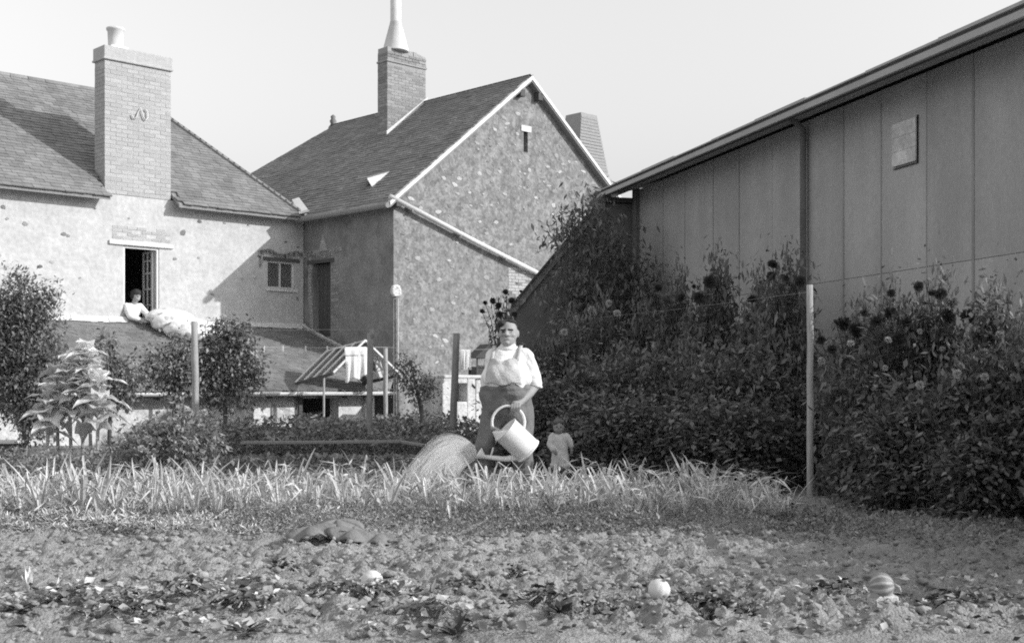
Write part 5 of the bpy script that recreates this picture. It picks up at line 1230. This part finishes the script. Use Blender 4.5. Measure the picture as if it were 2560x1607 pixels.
# arm holding the can
capsule(b, (.15, 0, 1.30), .05, (.24, -.035, 1.04), .046); capsule(b, (.24, -.035, 1.04), .048, (.185, -.11, .965), .044); capsule(b, (.185, -.11, .965), .044, (.098, -.195, .878), .031)
HX, HYl, HZ = .068, -.22, .838      # handle point gripped
ell(b, (HX + .012, HYl + .006, HZ + .038), (.044, .030, .026), (0, .35, 0))
for i in range(4):
    x = HX + .040 - i * .0225; z = HZ + .004 * (i - 1.5) * -1; q = (1, 1.06, 1.0, .86)[i]
    capsule(b, (x, HYl - .020, z + .036), .0105, (x - .002, HYl - .034 * q, z + .004), .0098, 8); capsule(b, (x - .002, HYl - .034 * q, z + .004), .0098, (x - .003, HYl - .016, z - .023 * q), .0092, 8); capsule(b, (x - .003, HYl - .016, z - .023 * q), .0092, (x - .003, HYl + .010, z - .022), .0085, 8)
capsule(b, (HX + .040, HYl + .022, HZ + .034), .0125, (HX + .012, HYl + .028, HZ + .010), .0115, 8); capsule(b, (HX + .012, HYl + .028, HZ + .010), .0112, (HX - .016, HYl + .012, HZ - .012), .0095, 8)
# other arm folded behind the back
capsule(b, (-.12, .04, 1.29), .05, (-.14, .15, 1.08), .046); capsule(b, (-.14, .15, 1.08), .045, (-.05, .215, .97), .032); ell(b, (-.02, .22, .965), (.045, .025, .035))
for i in range(4): capsule(b, (.0, .225, .985 - i * .019), .010, (.05, .22, .978 - i * .019), .009, 8); capsule(b, (.05, .22, .978 - i * .019), .009, (.068, .20, .972 - i * .019), .0085, 8)
capsule(b, (-.02, .215, .99), .012, (.02, .21, 1.015), .010, 8)
# trunk and legs under the clothes keep the body one figure
ell(b, (0, .01, 1.20), (.16, .11, .17)); ell(b, (-.01, -.03, 1.04), (.18, .145, .17)); ell(b, (0, 0, .92), (.17, .13, .13))
for pts in ([(.1, 0, .86), (.11, -.02, .45), (.12, .02, .08)], [(-.1, -.02, .86), (-.17, -.08, .47), (-.24, -.05, .08)]):
    capsule(b, pts[0], .085, pts[1], .058); capsule(b, pts[1], .058, pts[2], .04); capsule(b, pts[2], .04, Vector(pts[2]) + Vector((-.02, -.1, -.04)), .033)
flesh('body', b, M['skin'], man, .0058, 3)
# hair, brows, eyes, moustache
h = MB(); ell(h, (.012, .028, 1.568), (.084, .086, .080)); ell(h, (.012, .045, 1.52), (.083, .068, .08)); ell(h, (-.045, -.045, 1.606), (.045, .055, .034)); ell(h, (.03, -.03, 1.622), (.05, .055, .024)); ell(h, (-.066, .0, 1.56), (.02, .045, .05)); ell(h, (.01, .0, 1.628), (.055, .06, .022))
flesh('hair', h, M['hair'], man, .007, 3, .006, 60)
h = MB(); capsule(h, (-.052, -.110, 1.545), .0065, (-.018, -.118, 1.549), .007, 8); capsule(h, (.014, -.119, 1.549), .007, (.048, -.110, 1.545), .0065, 8)
h.obj('eyebrows', M['hair'], man, True)
for x in (-.034, .03):
    e = MB(); ell(e, (x, -.104, 1.528), (.015, .012, .007), seg=12); e.obj('eye', M['hair'], man, True)
# shirt
s_ = MB(); TOR = [((0, .005, 1.235), (.200, .150, .175)), ((-.012, -.05, 1.08), (.226, .195, .19)), ((-.004, -.02, 1.16), (.20, .165, .2))]
for c, r in TOR: ell(s_, c, r)
capsule(s_, (-.115, .01, 1.315), .068, (.13, .0, 1.325), .068); capsule(s_, (.005, .0, 1.34), .092, (.008, -.004, 1.382), .082)
capsule(s_, (.155, 0, 1.31), .072, (.205, -.015, 1.19), .074); capsule(s_, (.205, -.015, 1.19), .074, (.240, -.035, 1.065), .070)
capsule(s_, (-.12, .04, 1.30), .068, (-.14, .15, 1.09), .06)
capsule(s_, (.215, -.05, 1.15), .05, (.245, -.05, 1.08), .05)
flesh('shirt', s_, M['shirt'], man, .0075, 2, .020, 15)
m = MB(); rr = []
for i in range(25):
    t = 2 * math.pi * i / 24; rr.append(Vector((.240, -.038, 1.045)) + Vector((math.cos(t) * .056, math.sin(t) * .056, -math.cos(t) * .018)))
m.tube(rr, .014, 7); m.obj('rolled_cuff', M['shirt'], man, True)
m = MB(); col = []
for i in range(19):
    t = R(-250 + i * 320 / 18 - 20); col.append(Vector((.009 + .076 * math.cos(t), -.004 + .078 * math.sin(t), 1.385 + .012 * math.sin(t))))
m.tube(col, .016, 6); m.obj('collar', M['shirt'], man, True)
# trousers
t_ = MB(); ell(t_, (-.008, -.04, .96), (.228, .196, .20)); ell(t_, (-.004, -.02, .87), (.226, .185, .22)); ell(t_, (-.01, -.045, 1.02), (.229, .199, .085))
for pts in ([(.108, .0, .85), (.135, -.02, .46), (.15, .02, .1)], [(-.108, -.02, .85), (-.195, -.09, .48), (-.275, -.05, .1)]):
    capsule(t_, pts[0], .120, pts[1], .096); capsule(t_, pts[1], .096, pts[2], .085)
flesh('trousers', t_, M['trousers'], man, .0095, 2, .03, 9)
for pts in ([(.15, .02, .07)], [(-.275, -.05, .07)]):
    k = MB(); p = Vector(pts[0]); capsule(k, p + Vector((0, .03, -.01)), .05, p + Vector((-.015, -.13, -.025)), .045); capsule(k, p + Vector((0, .02, 0)), .055, p + Vector((0, .02, .07)), .055); flesh('boot', k, M['leather'], man, .01, 2)
# bib and straps follow the chest
def front(x, z, shapes, extra=.012):
    best = None
    for c, r in shapes:
        q = 1 - ((x - c[0]) / r[0]) ** 2 - ((z - c[2]) / r[2]) ** 2
        if q > 0:
            y = c[1] - r[1] * math.sqrt(q); best = y if best is None else min(best, y)
    return (best if best is not None else -.02) - extra
pts = []
for j in range(15):
    z = 1.05 + j * .225 / 14; hw0, hw1 = -.185 + .035 * (j / 14) ** 2, .125 - .03 * (j / 14); pts.append([(hw0 + (hw1 - hw0) * i / 20, front(hw0 + (hw1 - hw0) * i / 20, z, TOR) - .006 * math.sin(i * .9 + j * .7) * .6, z + .012 * math.sin(i * .5)) for i in range(21)])
MB().grid(pts).obj('bib', M['bib'], man, True, solid=.008)
for x0, x1 in ((.085, .12), (-.135, -.11)):
    path = [Vector((x0 + (x1 - x0) * k / 6, front(x0 + (x1 - x0) * k / 6, 1.265 + .02 * k, TOR, .014) if k < 5 else (-.055 if k == 5 else 0.0), 1.265 + .0215 * k + (.012 if k > 4 else 0))) for k in range(7)]
    rows = [[p + Vector((-.016, 0, 0)), p + Vector((.016, 0, 0))] for p in path]; MB().grid(rows).obj('strap', M['bib'], man, True, solid=.007)

# ---- watering can in his hand
CYd = MY + HYl * 1.1; kk = CYd / FPX
can = empty('watering_can', P(1321.5, 1127.8, CYd)); tag(can, 'pale metal watering can tipped forward and pouring, held by the gardener', 'watering can')
ax = Vector((-.733, 0, .680)).normalized(); xx_ = Vector((-.680, 0, -.733)).normalized(); yy_ = ax.cross(xx_)
CM = Matrix((xx_, yy_, ax)).transposed(); can.rotation_mode = 'QUATERNION'; can.rotation_quaternion = (Matrix.Rotation(R(14), 3, 'Z') @ CM).to_quaternion()
Rc, Hc = .126, .288
MB().lathe([(0, .0), (Rc - .006, 0), (Rc, .012), (Rc, Hc), (Rc + .006, Hc + .006), (Rc - .006, Hc + .008), (Rc - .008, .02), (0, .02)], 36).obj('tank', M['can'], can, True)
MB().lathe([(Rc + .002, -.004), (Rc + .006, .0), (Rc + .006, .012), (Rc + .001, .016)], 36).obj('base_ring', M['can'], can, True)
m = MB(); rows = []
for j in range(6):   # half hood over the mouth, spout side
    t = j / 5; rows.append([((Rc - .03 * t) * math.cos(R(-85 + 170 * i / 16)), (Rc - .03 * t) * math.sin(R(-85 + 170 * i / 16)), Hc + .075 * t * math.cos(R(-85 + 170 * i / 16)) ** .8) for i in range(17)])
m.grid(rows).obj('hood', M['can'], can, True, solid=.003)
iq = can.rotation_quaternion.inverted()
def cl(px, py, dy=0): return iq @ (P(px, py, CYd + dy) - can.location)
sp0 = Vector((Rc * .8, 0, .035)); sp1, sp2 = cl(1262, 1147), cl(1210, 1141)
MB().tube([sp0, sp0.lerp(sp1, .6), sp1, sp1.lerp(sp2, .5), sp2], [.030, .027, .024, .021, .018], 14).obj('spout', M['can'], can, True)
rdir = (cl(1192, 1130) - sp2).normalized()
m = MB(); m.tube([sp2 - rdir * .01, sp2, sp2 + rdir * .05, sp2 + rdir * .062, sp2 + rdir * .066], [.018, .02, .054, .056, .001], 20); rose = m.obj('rose', M['can'], can, True)
MB().tube([cl(1234, 1118), cl(1226, 1142)], .0085, 8).obj('brace', M['can'], can, True)
cpx, cpy, rad = 1271, 1056, 41
ring = [cl(cpx + rad * 1.0 * math.cos(R(a_)), cpy - rad * 1.02 * math.sin(R(a_))) for a_ in range(196, -31, -8)]
MB().tube(ring, .0125, 10).obj('handle', M['can'], can, True)
# ---- water
def spray():
    r = random.Random(3); o = P(1191, 1130, CYd); V = []; F = []; UV = []
    for s in range(8):       # one sheet for each upright row of holes in the rose
        v_ = -.95 + 1.9 * s / 7; half = math.sqrt(1 - v_ * v_ * .9); n, k = 24, 132; b0 = len(V); spd = 2.12 + r.uniform(-.1, .1)
        for i in range(n + 1):
            for j in range(k + 1):
                u = (j / k * 2 - 1) * half; wob = .012 * math.sin(j * .26 + s * 2); st = o + Vector((-.012 * u, .05 * v_, .055 * u)); el_ = R(9 + 36 * u) + wob; az = .45 + .2 * v_ + .02 * math.sin(j * .18 + s); sp = spd * (1 + .05 * math.sin(j * .16 + 3 * s))
                vx, vy, vz = -sp * math.cos(el_) * math.cos(az), -sp * math.cos(el_) * math.sin(az), sp * math.sin(el_); T = (vz + math.sqrt(vz * vz + 2 * 9.8 * st.z)) / 9.8; t = T * i / n
                V.append((st.x + vx * t, st.y + vy * t + (.003 + .009 * i / n) * math.sin(j * 1.1 + s + .6 * math.sin(i * .5)), st.z + vz * t - 4.9 * t * t)); UV.append((u * .5 + .5 + s * 3.7, i / n))
        for i in range(n):
            for j in range(k): a_ = b0 + i * (k + 1) + j; F.append((a_, a_ + 1, a_ + k + 2, a_ + k + 1))
    me = mesh_np('water_spray', np.array(V), [np.array(F)], M['veil'], True); ul = me.uv_layers.new(name='flow')
    for lp in me.loops: ul.data[lp.index].uv = UV[lp.vertex_index]
    m = MB()                 # loose drops and stray jets round the sheets
    for i in range(420):
        u = r.uniform(-1, 1.1); st = o + Vector((0, r.uniform(-.05, .05), .055 * u)); el_ = R(10 + 34 * u + r.uniform(-5, 5)); sp = 2.1 + r.uniform(-.25, .25); vx, vy, vz = -sp * math.cos(el_) * .9, -sp * math.cos(el_) * .43 + r.uniform(-.25, .25), sp * math.sin(el_)
        T = (vz + math.sqrt(vz * vz + 2 * 9.8 * st.z)) / 9.8; t = r.uniform(.2, .95) * T
        for q in range(3): t2 = t + q * .012; p0 = Vector((st.x + vx * t2, st.y + vy * t2, st.z + vz * t2 - 4.9 * t2 * t2)); d_ = Vector((vx, vy, vz - 9.8 * t2)).normalized() * .008; m.tube([p0 - d_, p0, p0 + d_], [.0004, .0018, .0004], 4, False)
    w_ = link('water_spray', me); tag(w_, 'fan of water arching from the can rose onto the onions', 'water', kind='stuff'); dr_ = m.obj('drops', M['water'], w_, True); dr_['kind'] = 'stuff'
spray()

# ---- the child
KY = 12.6
kid = empty('person', ((1397 - 1280) / FPX * KY, KY, float(soil_h(.47, KY)))); kid.scale = (.90, .95, .96); tag(kid, 'small child in a pale smock standing in the shade beside the gardener', 'person')
def K(px, py, dy=0): return Vector(((px - 1397) / FPX * KY, dy, CAMZ + (HY - py) / FPX * KY - kid.location.z))
b = MB(); hc = K(1397, 1060); ell(b, hc, (.064, .07, .076)); ell(b, hc + Vector((-.002, -.025, -.035)), (.05, .048, .042)); ell(b, hc + Vector((-.004, -.072, -.012)), (.010, .012, .011), seg=10)
capsule(b, hc + Vector((0, .01, -.11)), .032, hc + Vector((0, .005, -.05)), .03); ell(b, K(1400, 1100), (.075, .06, .1)); ell(b, K(1400, 1130), (.075, .06, .08))
for s, pts in ((-1, [K(1380, 1085), K(1371, 1108, -.03), K(1384, 1124, -.09)]), (1, [K(1418, 1085), K(1428, 1095, -.02), K(1432, 1118, -.02)])):
    capsule(b, pts[0], .028, pts[1], .024); capsule(b, pts[1], .024, pts[2], .018); p = pts[2]; ell(b, p + Vector((.01 if s < 0 else 0, -.005, -.012)), (.018, .014, .02))
    for i in range(4): q = p + Vector(((.016, 0, -.010 - i * .0085) if s < 0 else (-.012 + i * .008, -.004, -.03))); capsule(b, q, .0052, q + Vector((.016, -.006, 0) if s < 0 else (0, -.004, -.016)), .0045, 6)
    capsule(b, p + Vector((.004, -.012, -.002)), .006, p + Vector((.016, -.02, .004) if s < 0 else (-.014, -.014, -.016)), .005, 6)
for x in (-.045, .04): capsule(b, Vector((x, 0, .26)), .042, Vector((x, 0, .07)), .03); capsule(b, Vector((x, .005, .035)), .03, Vector((x, -.05, .025)), .024)
flesh('body', b, M['skin_child'], kid, .0055, 3)
h = MB(); ell(h, hc + Vector((0, .012, .022)), (.070, .072, .066)); ell(h, hc + Vector((0, .03, -.01)), (.069, .055, .06)); ell(h, hc + Vector((-.03, -.032, .045)), (.036, .036, .026)); ell(h, hc + Vector((.025, -.03, .048)), (.036, .036, .026)); flesh('hair', h, M['hair_mid'], kid, .007, 2, .006, 70)
for x in (-.024, .02): e = MB(); ell(e, hc + Vector((x, -.066, 0)), (.009, .006, .006), seg=10); e.obj('eye', M['hair'], kid, True)
d = MB(); ell(d, K(1400, 1094), (.092, .072, .075)); capsule(d, K(1400, 1100), .082, K(1400, 1150), .105); ell(d, K(1402, 1160), (.125, .10, .05))
for a_, c_ in ((K(1380, 1086), K(1372, 1106, -.025)), (K(1418, 1086), K(1427, 1098, -.015))): capsule(d, a_, .042, c_, .036)
capsule(d, K(1372, 1106, -.025), .036, K(1380, 1119, -.07), .028); capsule(d, K(1427, 1098, -.015), .036, K(1431, 1110, -.02), .028)
flesh('smock', d, M['dress'], kid, .008, 3, .010, 22)
for x in (-.045, .04): k = MB(); capsule(k, Vector((x, .0, .19)), .036, Vector((x, 0, .06)), .037); capsule(k, Vector((x, .01, .03)), .033, Vector((x, -.06, .025)), .028); flesh('boot', k, M['leather'], kid, .008, 2)

# ---- the woman at the door-window, in house coordinates
wm = empty('person', HO + Matrix.Rotation(HR, 3, 'Z') @ Vector((-.16, -.03, 2.2)), HR); wm.scale = (1.12, 1.12, 1.1); tag(wm, 'woman in a pale blouse leaning out of the upper opening over the bedding', 'person')
b = MB(); hc = Vector((.04, -.02, .60)); ell(b, hc, (.078, .092, .108)); ell(b, hc + Vector((.0, -.045, -.055)), (.055, .05, .05)); ell(b, hc + Vector((.0, -.1, -.015)), (.012, .016, .018), seg=10); capsule(b, hc + Vector((-.03, .05, -.2)), .052, hc + Vector((-.005, .01, -.08)), .048)
ell(b, (.0, .06, .30), (.16, .11, .17)); ell(b, (-.0, .12, .10), (.17, .15, .14))
capsule(b, (-.13, .04, .40), .05, (-.12, -.14, .18), .04); capsule(b, (-.12, -.14, .18), .038, (.05, -.28, .10), .027); capsule(b, (.15, .04, .40), .05, (.23, -.12, .22), .04); capsule(b, (.23, -.12, .22), .038, (.30, -.30, .14), .026)
for c_ in ((.06, -.30, .095), (.305, -.33, .13)):
    c_ = Vector(c_); ell(b, c_, (.036, .045, .02))
    for i in range(4): capsule(b, c_ + Vector((-.024 + i * .016, -.035, .002)), .009, c_ + Vector((-.028 + i * .018, -.085 + .008 * abs(i - 1.5), -.012)), .0075, 8)
    capsule(b, c_ + Vector((-.03, -.005, 0)), .010, c_ + Vector((-.058, -.035, -.008)), .008, 8)
flesh('body', b, M['skin'], wm, .008, 3)
h = MB(); ell(h, hc + Vector((0, -.002, .052)), (.090, .104, .078)); ell(h, hc + Vector((0, .05, .0)), (.092, .075, .095)); ell(h, hc + Vector((0, .1, .06)), (.06, .05, .055)); ell(h, hc + Vector((-.06, .0, .0)), (.03, .05, .06)); ell(h, hc + Vector((.06, .0, .0)), (.03, .05, .06)); flesh('hair', h, M['hair'], wm, .009, 2, .006, 60)
for x in (-.028, .03): e = MB(); ell(e, hc + Vector((x, -.088, .004)), (.011, .007, .007), seg=10); e.obj('eye', M['hair'], wm, True)
d = MB(); ell(d, (.0, .06, .31), (.175, .125, .16)); ell(d, (0, .06, .40), (.15, .09, .07)); capsule(d, (-.12, .04, .40), .07, (-.125, -.13, .20), .062); capsule(d, (.14, .04, .40), .068, (.228, -.11, .235), .052); capsule(d, (-.125, -.13, .20), .062, (-.02, -.22, .15), .05); flesh('blouse', d, M['shirt'], wm, .01, 3, .012, 14)
d = MB(); ell(d, (-.01, .12, .10), (.20, .19, .16)); ell(d, (-.05, -.02, .06), (.15, .15, .09)); flesh('skirt', d, M['trousers'], wm, .012, 3, .014, 12)

# ---- quilt airing over the sill
def quilt():
    e = empty('quilt', HO + Matrix.Rotation(HR, 3, 'Z') @ Vector((.42, -.36, 2.35)), HR); e.scale = (1.18, 1.18, 1.12); tag(e, 'plump white patterned quilt airing over the sill and slate roof', 'quilt')
    d = MB(); ell(d, (.02, -.05, .05), (.44, .36, .17)); ell(d, (-.20, -.30, -.06), (.26, .24, .19)); ell(d, (.30, -.32, -.10), (.34, .32, .15)); ell(d, (.02, .22, .08), (.30, .20, .12)); ell(d, (.50, -.50, -.17), (.20, .20, .12)); ell(d, (.1, -.45, -.12), (.3, .25, .14)); ell(d, (-.08, -.62, -.19), (.3, .28, .17)); ell(d, (.36, -.72, -.23), (.3, .26, .14)); ell(d, (.0, -.86, -.28), (.26, .2, .13))
    flesh('cover', d, M['quilt'], e, .018, 3, .05, 7, 5)
    pl = MB(); ell(pl, (.05, .12, .17), (.30, .16, .06)); flesh('folded_blanket', pl, M['bib'], e, .016, 3, .02, 9, 6)
quilt()
